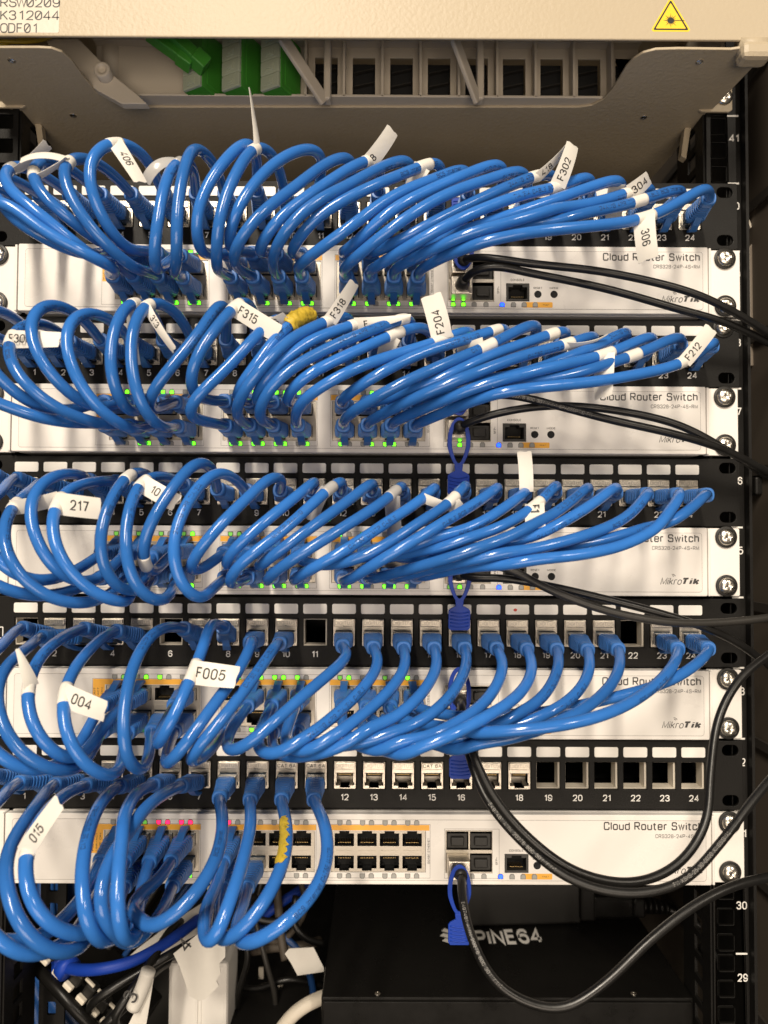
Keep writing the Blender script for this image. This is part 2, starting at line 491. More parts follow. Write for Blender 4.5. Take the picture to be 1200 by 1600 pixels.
def add_screw(parent, x, z, p, washer=True, rot=None, small=False):
    W = Matrix.Translation((x, -p, z)) @ Matrix.Rotation(rot if rot is not None else random.uniform(0, PI), 4, 'Y')
    s_ = link('mounting_screw', SCREW_S if small else SCREW, parent, W)
    if washer: link('washer', WASHER, s_, Matrix.Translation((x, -p, z)))
    return s_

def socket_mesh():
    """an RJ45 opening: dark box with a stepped mouth and gold contacts; latch notch towards -z"""
    mb = MB()
    d = 9.0
    o = [(-5.9, 4.5), (-5.9, -3.2), (-3.0, -3.2), (-3.0, -4.6), (3.0, -4.6), (3.0, -3.2), (5.9, -3.2), (5.9, 4.5)]
    n = len(o)
    v = [(x, 0.0, z) for x, z in o]+[(x, d, z) for x, z in o]
    f = [(i, (i+1) % n, n+(i+1) % n, n+i) for i in range(n)]+[tuple(range(n, 2*n))]
    mb.add(v, f, 0)
    for i in range(8):
        x = -3.57+1.02*i
        mb.box((x, 4.2, 3.0-0.25), (0.36, 6.5, 0.35), 1)
    return mb.mesh('port_socket', ['dark', 'gold'])
SOCKET = socket_mesh()
SOCK_OUT = [(-5.9, 4.5), (-5.9, -3.2), (-3.0, -3.2), (-3.0, -4.6), (3.0, -4.6), (3.0, -3.2), (5.9, -3.2), (5.9, 4.5)]

# boot of a plug, along -Y (towards the viewer), latch under it
BOOT_L = 33.0
def boot_mesh():
    mb = MB(); prof = []
    def sec(a, w_, h_, e): prof.append((a, w_/2, h_/2, e))
    sec(6.0, 11.7, 8.8, 5); sec(9.5, 12.0, 9.5, 4.5)
    a = 10.0; k = 0
    while a < 25.5:
        u = (a-10)/15.5
        w_, h_ = 11.4-2.6*u, 9.6-1.0*u
        sec(a, w_, h_, 4-1.2*u); sec(a+1.45, w_, h_, 4-1.2*u); sec(a+1.5, w_-1.3, h_-1.3, 4-1.2*u); sec(a+2.5, w_-1.3, h_-1.3, 4-1.2*u)
        a += 2.58; k += 1
    sec(a, 9.0, 8.9, 2.8); sec(a+3.6, 8.8, 8.7, 2.6); sec(a+4.4, 8.0, 8.0, 2.4); sec(a+4.5, 6.2, 6.2, 2)
    n = 20; v = []; f = []
    for (a, w_, h_, e) in prof:
        for i in range(n):
            t = 2*PI*i/n
            c, s_ = math.cos(t), math.sin(t)
            v.append((w_*math.copysign(abs(c)**(2/e), c), -a, h_*math.copysign(abs(s_)**(2/e), s_)))
    for j in range(len(prof)-1):
        for i in range(n):
            h = (i+1) % n
            f.append((j*n+i, j*n+h, (j+1)*n+h, (j+1)*n+i))
    f.append(tuple(range((len(prof)-1)*n, len(prof)*n)))
    mb.add(v, f, 0, False)
    return mb.mesh('connector_boot', ['boot'])
BOOT = boot_mesh()
PLUG = MB().box((0, -2.0, 0.2), (11.5, 12.5, 7.6), 0, None, 0.5).box((0, -4.5, -4.0), (5.6, 3.0, 1.2), 0, None, 0.3).mesh('plug_housing', ['plugc'])
def latch_mesh():
    mb = MB(); w_ = 2.35
    side = [(-1.0, -7.6), (3.0, -8.6), (9.0, -7.2), (15.0, -4.6), (15.0, -3.6), (8.0, -5.2), (2.0, -6.6), (-1.0, -6.4)]
    n = len(side)
    v = [(-w_*(1 if a < 8 else .9), -a, z) for a, z in side]+[(w_*(1 if a < 8 else .9), -a, z) for a, z in side]
    f = [(i, (i+1) % n, n+(i+1) % n, n+i) for i in range(n)]+[tuple(range(n)), tuple(range(n, 2*n))]
    mb.add(v, f)
    return mb.mesh('latch', ['boot'])
LATCH = latch_mesh()

# ------------------------------------------------------------------ the setting
mb = MB()
mb.box((20, 720, 200), (1000, 10, 1400))
o = mb.build('back_wall', 'side'); o['kind'] = 'structure'
mb = MB()
mb.box((20, 300, -330), (1000, 1600, 10))
o = mb.build('floor', 'floor'); o['kind'] = 'structure'

def cabinet_side(x, label):
    t = thing('cabinet_side', label, 'cabinet side', (x, 300, -320), 'side walls of the rack cabinet')
    mb = MB(); mb.box((x, 330, 200), (3, 680, 1040))
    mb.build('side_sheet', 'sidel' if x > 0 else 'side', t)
    mb = MB()
    for z in range(-280, 700, 90): mb.box((x-math.copysign(3, x), 330, z), (2, 660, 6))
    mb.build('stiffener', 'side', t)
cabinet_side(266, 'brown cabinet side wall behind the numbered black rail with 30 and 29')
cabinet_side(-290, 'brown cabinet side wall behind the left black rail')

def rack_rail(sx, label):
    """front mounting post: a face with square holes, a flange going back with slots, printed unit numbers"""
    t = thing('rack_rail', label, 'rack rail', (sx*233, 0, -300), 'front mounting rails of the rack')
    holes = []
    for u in range(-5, 15):
        for d in (6.35, 22.2, 38.1):
            z = u*44.45+d
            if -215 < z < 600: holes.append(rrect(sx*230.6-4.7, z-4.7, sx*230.6+4.7, z+4.7, 0.5, 1))
    mb = MB()
    xs = sorted((sx*222.6, sx*244.9))
    v, f = plate(rrect(xs[0], -222, xs[1], 612), holes, -4.2, -2.2, 0.25); mb.add(v, f)
    mb.build('rail_face', 'black', t)
    # flange with slots
    sl = []
    for u in range(-5, 14):
        for d in (8, 23, 38):
            z = u*44.45+d
            if -210 < z < 600: sl.append(rrect(12, z-5, 24, z+5))
    v, f = plate(rrect(0, -222, 42, 612), sl, -1, 1)
    mb = MB(); mb.add([(sx*222.4+p*-1.0*sx*0+(-p)*0.9, 4.4+x, z) for x, p, z in v], f)
    mb.build('rail_flange', 'black', t)
    mb = MB(); mb.box((sx*245.8, 22, 195), (1.8, 52, 834)); mb.build('outer_flange', 'black', t)
    if sx > 0:
        for u in range(28, 44):
            z = (u-30)*44.45
            mb = MB()
            put_text(mb, str(u), 240.3, z-17.2, -2.05, 5.0, 'CENTER', width=6.6, wt=0.16)
            mb.build('lettering', 'whitep', t)
            mb = MB(); mb.box((239.9, 2.05, z), (7.2, 0.1, 1.1)); mb.build('unit_mark', 'whitep', t)
rack_rail(1, 'black rack rail with square holes and white unit numbers 41 to 29')
rack_rail(-1, 'black rack rail with square holes at the left edge beside the cables')

# stuff beside the right rail
t = thing('vertical_post', 'black cabinet corner post beyond the numbered rail beside the top patch panels', 'post', (285, 40, 225))
mb = MB(); mb.box((276, 44, 418), (58, 4, 390)); mb.box((297, 28, 418), (12, 28, 390)); mb.build('post_body', 'black', t)
mb = MB()
v, f = plate([(250, 332), (258.3, 332), (258.3, 424), (250, 413)], (), -34, -28, 0.6)
mb.add([(x+12.5, y, z) for x, y, z in v], f); mb.build('beige_cover', 'coverb', t)
mb = MB()
for i in range(3):
    mb.box((0, 0, 0), (1.7, 3, 9), 0, Matrix.Translation((258.4+4.4*i, 30, 427+i*4.2)) @ Matrix.Rotation(-0.45, 4, 'Y'))
mb.build('vent_slot', 'ivory', t)
t = thing('lock_rod', 'black round lock rod hanging beside the second and third patch panels', 'rod', (269, 30, 250))
mb = MB(); mb.tube([(271.5, 26, 332), (271.5, 26, 255)], 4.6, 20); mb.build('rod', 'black2', t)
mb = MB(); mb.box((271, 28, 250), (22, 20, 12), 0, None, 1.5); mb.build('rod_guide', 'black', t)

# ------------------------------------------------------------------ patch panels
PPZ = {1: 400.05, 2: 311.15, 3: 222.25, 4: 133.35, 5: 44.45}
PPX = {1: 0.95, 2: 1.5, 3: -2.0, 4: -0.8, 5: 0.3}
PITCH_K = 18.214
ROWN = {1: 'top', 2: 'second', 3: 'third', 4: 'fourth', 5: 'lowest'}
JZ = 21.5
def kx(row, k): return PPX[row]+PITCH_K*(k-12.5)

STRIP = MB()
v, f = plate(rrect(-7.5, -3.15, 7.5, 3.15, 1.1), (), 0, 0.7, 0.25); STRIP.add(v, f)
STRIP = STRIP.mesh('label_strip', ['strip'])
def jack_meshes():
    out = {}
    so = [(x*0.98, z-3.1) for x, z in SOCK_OUT]
    for kind in ('DIGITUS', 'CAT 6A'):
        mb = MB()
        v, f = plate(rrect(-6.9, -8.4, 6.9, 8.4, 0.5, 2), [so], -12, 0.35, 0.2); mb.add(v, f)
        # raised head of the jack
        mb.box((0, -0.7, 6.0), (13.0, 1.2, 4.2), 0, None, 0.4)
        for x in (-5.6, 5.6): mb.box((x, -0.45, -1.5), (1.0, 0.5, 5.5), 0, None, 0.15)
        out[kind] = mb.mesh('keystone_jack', ['metal'])
        mb = MB(); put_text(mb, kind, 0, 5.0, 1.36, 2.3, 'CENTER', width=11.4, bold=0.01)
        out[kind+'t'] = mb.mesh('lettering', ['metal2' if kind == 'DIGITUS' else 'dplastic'])
    mb = MB()
    n = len(so); d = 10
    mb.add([(x, 0.2, z) for x, z in so]+[(x, d, z) for x, z in so], [(i, (i+1) % n, n+(i+1) % n, n+i) for i in range(n)]+[tuple(range(n, 2*n))])
    mb.add([(-5.6, 4.0, 0.9), (5.6, 4.0, 0.9), (5.6, 9.0, -3.5), (-5.6, 9.0, -3.5)], [(0, 1, 2, 3)], 2)
    for i in range(8): mb.box((-3.57+1.02*i, 3.2, 0.4), (0.4, 5.5, 0.4), 1)
    out['socket'] = mb.mesh('socket', ['metal2', 'gold', 'metal'])
    return out
JM = jack_meshes()
LINING = MB()
v, f = plate(rrect(-7.5, -8.5, 7.5, 8.5), [rrect(-6.9, -7.9, 6.4, 7.9)], -11, -2.2); LINING.add(v, f)
LINING = LINING.mesh('port_lining', ['ivory'])

def patch_panel(row, empty, cat=()):
    z0 = PPZ[row]
    t = thing('patch_bay', 'black 24 port patch panel with white label strips, %s of the five black panels' % {1: 'topmost', 2: 'second', 3: 'third', 4: 'fourth', 5: 'lowest'}[row],
              'patch panel', (PPX[row], 0, z0), 'black patch panels between the white switches')
    holes = []
    for k in range(1, 25):
        x = kx(row, k); holes.append(rrect(x-7.4, z0+JZ-8.5, x+7.4, z0+JZ+8.5))
    for x in (-232.5, 233.2):
        for z in (6.4, 37.6): holes.append(rrect(x-5.2, z0+z-3.4, x+5.2, z0+z+3.4, 3.3))
    mb = MB()
    xl = PPX[row]
    v, f = plate(rrect(-241.5+xl*.5, z0+0.5, 240.8+xl*.5, z0+43.6, 1.2, 2), holes, -2.1, 0.0, 0.3); mb.add(v, f)
    mb.build('faceplate', 'black', t)
    mb = MB(); mb.box((xl, 30, z0+43.0), (440, 56, 0.9)); mb.box((xl, 30, z0+1.2), (440, 56, 0.9)); mb.box((xl, 58, z0+22), (440, 0.9, 41))
    mb.build('rear_tray', 'black', t)
    mb = MB()
    for k in range(1, 25): put_text(mb, str(k), kx(row, k), z0+5.9, 0.12, 4.0, 'CENTER', wt=0.15)
    mb.build('lettering', 'whitep', t)
    for k in range(1, 25):
        x = kx(row, k)
        link('label_strip', STRIP, t, Matrix.Translation((x-0.1, 0, z0+36.4)))
        W = Matrix.Translation((x, 0, z0+JZ))
        if k in empty:
            link('port_lining', LINING, t, W)
        else:
            kind = 'CAT 6A' if k in cat else 'DIGITUS'
            j = link('keystone_jack', JM[kind], t, W)
            link('socket', JM['socket'], j, W)
            link('lettering', JM[kind+'t'], j, W)
    return t
pp = {}
pp[1] = patch_panel(1, ())
pp[2] = patch_panel(2, ())
pp[3] = patch_panel(3, ())
pp[4] = patch_panel(4, (1, 6, 11, 22))
pp[5] = patch_panel(5, (19, 20, 21, 22, 23, 24), (10, 11, 15))
add_screw(pp[2], 231.5, PPZ[2]+39.0, 0.6); add_screw(pp[1], -232.5, PPZ[1]+38.5, 0.6)
mb = MB(); put_text(mb, 'DIGITUS', -226.5, PPZ[4]+19.0, 0.12, 3.0, 'RIGHT', shear=0.25, bold=0.01)
v, f = plate(rrect(-250, PPZ[4]+17, -224.6, PPZ[4]+24.4, .6), [rrect(-249.4, PPZ[4]+17.6, -225.2, PPZ[4]+23.8, .4)], 0.03, 0.12); mb.add([q for q in v], f)
mb = MB(); put_text(mb, 's', -226.6, PPZ[4]+19.0, 0.12, 3.4, 'RIGHT', shear=0.25, bold=0.02)
v, f = plate(rrect(-238, PPZ[4]+17, -224.4, PPZ[4]+24.4, .6), [rrect(-237.4, PPZ[4]+17.6, -225.0, PPZ[4]+23.8, .4)], 0.03, 0.12); mb.add(v, f)
mb.build('maker_mark', 'whitep', pp[4])
mb = MB(); v, f = plate([(kx(4, 18)-1.4+1.0*math.cos(a)*(1+.3*math.cos(2*a)), PPZ[4]+36.2+1.0*math.sin(a)) for a in np.linspace(0, 2*PI, 9)[:-1]], (), 0.72, 0.78); mb.add(v, f)
mb.build('red_mark', 'red', pp[4])

# ------------------------------------------------------------------ switches
SWZ = {1: 355.6, 2: 266.7, 3: 177.8, 4: 88.9, 5: 0.0}
SWX = {1: 1.2, 2: -1.0, 3: -0.9, 4: -0.5, 5: 0.0}
COLX = [-148.4, -134.4, -120.4, -106.4, -77.2, -63.2, -49.2, -35.2, -8.7, 5.3, 19.2, 33.2]
ZU, ZL = 28.9, 14.0
FACE = 6.0
def swx(row, c): return SWX[row]+COLX[c]

def led_mesh(name, inner, up):
    mb = MB()
    o = [(-1.35, -1.2), (1.35, -1.2), (1.35, 0.5), (0.75, 1.35), (-0.75, 1.35), (-1.35, 0.5)]
    o = [(x*1.22, z*1.22) for x, z in o]
    if not up: o = [(x, -z) for x, z in reversed(o)]
    v, f = plate(o, (), 0.0, 0.22); mb.add(v, f, 0)
    i = [(x*0.74, z*0.74) for x, z in o]
    v, f = plate(i, (), 0.2, 0.32); mb.add(v, f, 1)
    return mb.mesh(name, ['greyl' if inner == 'ledoff' else 'greyp', inner])
LED = {(k, up): led_mesh('port_led', 'led'+k, up) for k in ('g', 'gd', 'r', 'b', 'off') for up in (True, False)}
BTN = MB(); BTN.lathe([(2.3, -0.1), (2.3, 0.25), (1.9, 0.35), (1.5, 0.1), (0.1, 0.1)], 24); BTN = BTN.mesh('button', ['dark'])

def switch(row, top, bot, sfp_led):
    z0 = SWZ[row]; X = SWX[row]
    t = thing('network_switch', 'white 24 port network switch, %s of the five white switches' % {1: 'topmost', 2: 'second', 3: 'third', 4: 'fourth', 5: 'lowest'}[row],
              'network switch', (X, 0, z0), 'white network switches in the rack')
    mb = MB()
    blocks = [(COLX[0]-8.2, COLX[3]+8.4), (COLX[4]-8.2, COLX[7]+8.4), (COLX[8]-8.2, COLX[11]+8.4)]
    zb0, zb1 = 8.6, 33.9
    sfp = (53.7, 8.4, 82.8, 34.4); con = (90.2, 8.6, 105.0, 20.2)
    holes = [rrect(X+a, z0+zb0, X+b, z0+zb1) for a, b in blocks]
    holes.append(rrect(X+sfp[0], z0+sfp[1], X+sfp[2], z0+sfp[3]))
    holes.append(rrect(X+con[0], z0+con[1], X+con[2], z0+con[3]))
    v, f = plate(rrect(X-218, z0+1.2, X+218.2, z0+44.0, 0.9, 2), holes, 1.0, FACE, 0.55); mb.add(v, f)
    mb.box((X, 100, z0+43.6), (432, 200, 0.8)); mb.box((X, 100, z0+1.6), (432, 200, 0.8))
    mb.box((X-216, 100, z0+22.6), (0.8, 200, 41)); mb.box((X+216, 100, z0+22.6), (0.8, 200, 41))
    # thin ledge under the face
    mb.build('body', 'white', t)
    # front film
    mb = MB()
    holes2 = holes[:3]+holes[3:]
    v, f = plate(rrect(X-213.3, z0+3.9, X+214.6, z0+40.6, 1.6, 3), holes2, FACE-0.02, FACE+0.14); mb.add(v, f)
    mb.build('front_film', 'film', t)
    mb = MB()
    for (a, b, w_) in ((213.5, 3.7, 0.22),):
        v, f = plate(rrect(X-a, z0+b, X+a+1.3, z0+40.8, 1.8, 3), [rrect(X-a+w_, z0+b+w_, X+a+1.3-w_, z0+40.8-w_, 1.6, 3)], FACE-0.02, FACE+0.17); mb.add(v, f)
    mb.build('film_edge', 'lineg', t)
    for sx, e in ((-1, -241.5), (1, 240.6)):
        mb = MB()
        xs = sorted((X+sx*218.9, X+e))
        v, f = plate(rrect(xs[0], z0+1.0, xs[1], z0+43.8, 1.0, 2), (), -2.1, 1.4, 0.4); mb.add(v, f)
        mb.box((X+sx*219.6, -2.2, z0+22.4), (1.6, 7.0, 42.4), 0, None, 0.5)
        ear = mb.build('mounting_ear', 'white', t)
    # orange print: a band over each block, legend left of the first block, LED legend
    mb = MB(); lt = MB()
    for i, (a, b) in enumerate(blocks):
        if i == 0: o_ = [(a-8.0, 20.0), (a-0.6, 20.0), (a-0.6, 34.2), (b+0.8, 34.2), (b+0.8, 37.6), (a-8.0, 37.6)]
        else: o_ = rrect(a-0.8, 34.2, b+(2.2 if i == 2 else 0.8), 37.6)
        mb = MB(); v, f = plate([(X+q, z0+e) for q, e in o_], (), FACE+0.1, FACE+0.2); mb.add(v, f); mb.build('orange_band', 'orange', t)
    mb = MB(); v, f = plate(rrect(X+100.6, z0+4.7, X+119.6, z0+8.2, 0.6), (), FACE+0.1, FACE+0.2); mb.add(v, f); mb.build('orange_band', 'orange', t)
    for i in range(3):
        put_text(lt, ['PoE OUT', 'LINK/ACT', 'PoE ON'][i], X+blocks[0][0]-6.4+2.3*i, z0+21.2, FACE+0.24, 1.15, 'LEFT', rot=PI/2, width=11)
    # thin frames round the blocks
    lg = MB()
    for a, b, c, d in [(blocks[0][0]-8.4, blocks[0][1]+.9, 5.2, 38.0), (blocks[1][0]-1.2, blocks[1][1]+.9, 5.2, 38.0), (blocks[2][0]-1.2, blocks[2][1]+2.8, 5.2, 38.0), (53.0, 87.0, 5.2, 35.4)]:
        v, f = plate(rrect(X+a, z0+c, X+b, z0+d), [rrect(X+a+.25, z0+c+.25, X+b-.25, z0+d-.25)], FACE+0.1, FACE+0.21); lg.add(v, f)
    lg.build('print_frame', 'lineg', t)
    lt.build('lettering', 'greyp', t); lt = MB()
    put_text(lt, 'Cloud Router Switch', X+212.9, z0+34.9, FACE+0.25, 5.0, 'RIGHT', R=0.13, wt=0.15, width=61.4)
    lt.build('lettering', 'greyp', t); lt = MB()
    l2 = MB()
    put_text(l2, 'CRS328-24P-4S+RM', X+212.9, z0+30.1, FACE+0.25, 2.4, 'RIGHT', R=0.13, wt=0.16, width=29.5)
    l2.build('model_lettering', 'greyl', t)
    put_text(lt, 'Mikro', X+188.4, z0+8.4, FACE+0.25, 4.4, 'LEFT', shear=0.28, wt=0.10, R=0.3, width=13.6)
    put_text(lt, 'Tik', X+202.6, z0+8.4, FACE+0.25, 4.4, 'LEFT', shear=0.28, wt=0.25, R=0.1, width=10.2)
    for rr in (1.0, 1.9):
        arc = [(X+196.2+rr*math.cos(a), z0+13.2+rr*math.sin(a)) for a in np.linspace(0.3, 1.9, 7)]
        arc += [(X+196.2+(rr-.35)*math.cos(a), z0+13.2+(rr-.35)*math.sin(a)) for a in np.linspace(1.9, 0.3, 7)]
        v, f = plate(arc, (), FACE+0.15, FACE+0.25); lt.add(v, f)
    lt.build('maker_mark', 'greyp', t); lt = MB()
    put_text(lt, 'CONSOLE', X+97.4, z0+21.6, FACE+0.25, 1.35, 'CENTER', width=8.6)
    put_text(lt, 'RESET', X+110.3, z0+16.6, FACE+0.25, 1.2, 'CENTER', width=5.4)
    put_text(lt, 'MODE', X+120.5, z0+16.6, FACE+0.25, 1.2, 'CENTER', width=5.4)
    put_text(lt, 'FAULT', X+115.5, z0+6.0, FACE+0.25, 0.9, 'CENTER', width=4.0)
    put_text(lt, 'SFP+', X+85.9, z0+13.5, FACE+0.25, 1.3, 'LEFT', rot=PI/2, width=4.5)
    lt.build('lettering', 'greyp', t); lt = MB()
    put_text(lt, 'GIGABIT ETHERNET', X+44.0, z0+14.0, FACE+0.25, 1.3, 'LEFT', rot=PI/2, width=15.5)
    lt.build('lettering', 'greyp', t)
    # port blocks
    for i, (a, b) in enumerate(blocks):
        mb = MB(); hs = []
        for c in range(4):
            x = X+COLX[4*i+c]
            hs.append([(x+p, z0+ZU-q) for p, q in SOCK_OUT][::-1]); hs.append([(x+p, z0+ZL+q) for p, q in SOCK_OUT])
        v, f = plate(rrect(X+a+0.15, z0+zb0+0.15, X+b-0.15, z0+zb1-0.15), hs, 1.0, FACE-0.4, 0.12); mb.add(v, f)
        for c in range(4):
            x = X+COLX[4*i+c]
            mb.box((x, -FACE+0.3, z0+21.5), (11.0, 0.3, 0.7))
            if c: mb.box((x-7.0, -FACE+0.35, z0+21.3), (0.5, 0.3, 24.5))
        blk = mb.build('port_block', 'metal2', t)
        for c in range(4):
            x = X+COLX[4*i+c]
            link('port_socket', SOCKET, blk, Matrix.Translation((x, -FACE+0.6, z0+ZL)))
            link('port_socket', SOCKET, blk, Matrix.Translation((x, -FACE+0.6, z0+ZU)) @ Matrix.Rotation(PI, 4, 'Y'))
    # SFP cage
    mb = MB()
    cx = [X+sfp[0]+7.4, X+sfp[2]-7.2]; cz = [z0+14.9, z0+28.2]
    hs = [rrect(x-6.7, z-5.6, x+6.7, z+5.6) for x in cx for z in cz]
    v, f = plate(rrect(X+sfp[0]+.1, z0+sfp[1]+.1, X+sfp[2]-.1, z0+sfp[3]-.1), hs, 0.5, FACE+0.5, 0.12); mb.add(v, f)
    cage = mb.build('sfp_cage', 'metal2', t)
    for x in cx:
        for z in cz:
            mb = MB()
            mb.add([(x-6.7, -5.2, z-5.6), (x+6.7, -5.2, z-5.6), (x+6.7, -5.2, z+5.6), (x-6.7, -5.2, z+5.6), (x-6.7, 9, z-5.6), (x+6.7, 9, z-5.6), (x+6.7, 9, z+5.6), (x-6.7, 9, z+5.6)],
                   [(0, 1, 5, 4), (1, 2, 6, 5), (2, 3, 7, 6), (3, 0, 4, 7), (4, 5, 6, 7)])
            mb.box((x, -4.6, z-0.6), (12.6, 1.0, 9.0), 0, None, 0.3)
            mb.box((x, -6.0, z-0.4), (8.2, 2.2, 5.2), 0, None, 0.6)
            mb.build('dust_cover', 'dplastic', cage)
    # console
    mb = MB()
    so = [(X+97.6+p, z0+14.6-q*.98) for p, q in SOCK_OUT][::-1]
    v, f = plate(rrect(X+con[0]+.1, z0+con[1]+.1, X+con[2]-.1, z0+con[3]-.1), [so], 1.0, FACE+0.3, 0.12); mb.add(v, f)
    cp = mb.build('console_port', 'dacg', t)
    link('port_socket', SOCKET, cp, Matrix.Translation((X+97.6, -FACE+0.3, z0+14.6)) @ Matrix.Rotation(PI, 4, 'Y'))
    for x in (110.3, 120.5): link('button', BTN, t, Matrix.Translation((X+x, -FACE-0.1, z0+13.2)))
    # LEDs
    for c in range(12):
        for h in range(2):
            x = X+COLX[c]+(-2.75 if h == 0 else 2.75)
            link('port_led', LED[(top.get((c, h), 'off'), h == 1)], t, Matrix.Translation((x, -FACE-0.12, z0+38.9)))
            link('port_led', LED[(bot.get((c, h), 'off'), h == 1)], t, Matrix.Translation((x, -FACE-0.12, z0+6.6)))
    for i, x in enumerate((56.8, 63.2, 70.0, 77.5)):
        link('port_led', LED[(sfp_led[i], True)], t, Matrix.Translation((X+x, -FACE-0.12, z0+6.5)))
        if i < 2: link('port_led', LED[(sfp_led[i], False)], t, Matrix.Translation((X+x, -FACE-0.55, z0+9.8)))
    link('power_led', LED[('b', True)], t, Matrix.Translation((X+87.7, -FACE-0.12, z0+6.4)))
    for x in (94.8, 101.6, 108.6): link('status_led', LED[('off', True)], t, Matrix.Translation((X+x, -FACE-0.3, z0+6.4)))
    for sx in (231.3, -232.5):
        add_screw(t, X*0.5+sx, z0+38.3, 2.6); add_screw(t, X*0.5+sx, z0+7.6, 2.6)
    return t

def pat(lst, v='g'): return {q: v for q in lst}
allq = [(c, h) for c in range(12) for h in range(2)]
def some(p, seed):
    r_ = random.Random(seed); return {q: 'g' for q in allq if r_.random() < p}
sw1b = {**some(0.75, 1), (8, 0): 'g', (8, 1): 'g', (9, 0): 'g', (9, 1): 'off', (10, 0): 'g', (10, 1): 'g', (11, 0): 'g', (11, 1): 'off', (3, 0): 'g', (3, 1): 'g'}
switch(1, some(0.7, 2), sw1b, ('g', 'g', 'off', 'off'))
sw2b = {(0, 1): 'off', (1, 0): 'g', (1, 1): 'g', (2, 0): 'gd', (2, 1): 'off', (3, 0): 'off', (3, 1): 'g', (4, 0): 'g', (4, 1): 'g', (5, 0): 'g', (5, 1): 'g', (6, 0): 'g', (6, 1): 'g', (7, 0): 'off', (7, 1): 'g', (8, 0): 'g', (8, 1): 'off', (9, 0): 'off', (9, 1): 'g', (10, 0): 'g', (10, 1): 'g', (11, 0): 'off', (11, 1): 'off'}
switch(2, some(0.6, 4), sw2b, ('gd', 'g', 'off', 'off'))
sw3t = {(0, 0): 'gd', (1, 0): 'gd', (2, 0): 'gd', (3, 0): 'gd', (3, 1): 'g', (4, 0): 'gd', (4, 1): 'gd', (6, 0): 'g', (8, 0): 'g', (9, 0): 'g', (10, 1): 'g', (11, 0): 'g'}
switch(3, sw3t, {**some(0.85, 5), (11, 1): 'off', (7, 0): 'gd'}, ('gd', 'g', 'off', 'off'))
sw4t = {(0, 0): 'off', (0, 1): 'gd', (1, 1): 'g', (2, 0): 'g', (2, 1): 'off', (3, 0): 'off', (4, 0): 'g', (4, 1): 'g', (5, 0): 'g', (5, 1): 'g', (6, 0): 'g', (6, 1): 'g', (7, 0): 'g', (7, 1): 'off', (8, 0): 'gd', (8, 1): 'g', (9, 0): 'off', (9, 1): 'off', (10, 0): 'gd', (11, 0): 'g'}
switch(4, sw4t, some(0.5, 6), ('gd', 'gd', 'off', 'off'))
sw5t = {(0, 1): 'r', (1, 0): 'gd', (1, 1): 'gd', (2, 0): 'r', (2, 1): 'r', (3, 0): 'r', (3, 1): 'r', (4, 0): 'r'}
switch(5, sw5t, {(3, 1): 'g'}, ('off', 'off', 'off', 'off'))

# ------------------------------------------------------------------ cable paths
def catmull(pts, per=14):
    p = np.asarray(pts, float)
    p = np.vstack([2*p[0]-p[1], p, 2*p[-1]-p[-2]])
    out = []
    for i in range(1, len(p)-2):
        a, b, c, d = p[i-1], p[i], p[i+1], p[i+2]
        t0 = 0.0
        t1 = t0+max(np.linalg.norm(b-a), 1e-3)**0.5
        t2 = t1+max(np.linalg.norm(c-b), 1e-3)**0.5
        t3 = t2+max(np.linalg.norm(d-c), 1e-3)**0.5
        for t in np.linspace(t1, t2, per, endpoint=False):
            A1 = (t1-t)/(t1-t0)*a+(t-t0)/(t1-t0)*b
            A2 = (t2-t)/(t2-t1)*b+(t-t1)/(t2-t1)*c
            A3 = (t3-t)/(t3-t2)*c+(t-t2)/(t3-t2)*d
            B1 = (t2-t)/(t2-t0)*A1+(t-t0)/(t2-t0)*A2
            B2 = (t3-t)/(t3-t1)*A2+(t-t1)/(t3-t1)*A3
            out.append((t2-t)/(t2-t1)*B1+(t-t1)/(t2-t1)*B2)
    out.append(p[-2])
    return np.array(out)

def resample(p, step):
    d = np.concatenate([[0], np.cumsum(np.linalg.norm(np.diff(p, axis=0), axis=1))])
    n = max(4, int(d[-1]/step)+1)
    s_ = np.linspace(0, d[-1], n)
    return np.stack([np.interp(s_, d, p[:, i]) for i in range(3)], 1)

def smooth(p, n, pin=2):
    for _ in range(n):
        q = p.copy()
        q[1:-1] = 0.5*p[1:-1]+0.25*(p[:-2]+p[2:])
        q[:pin] = p[:pin]; q[-pin:] = p[-pin:]
        p = q
    return p

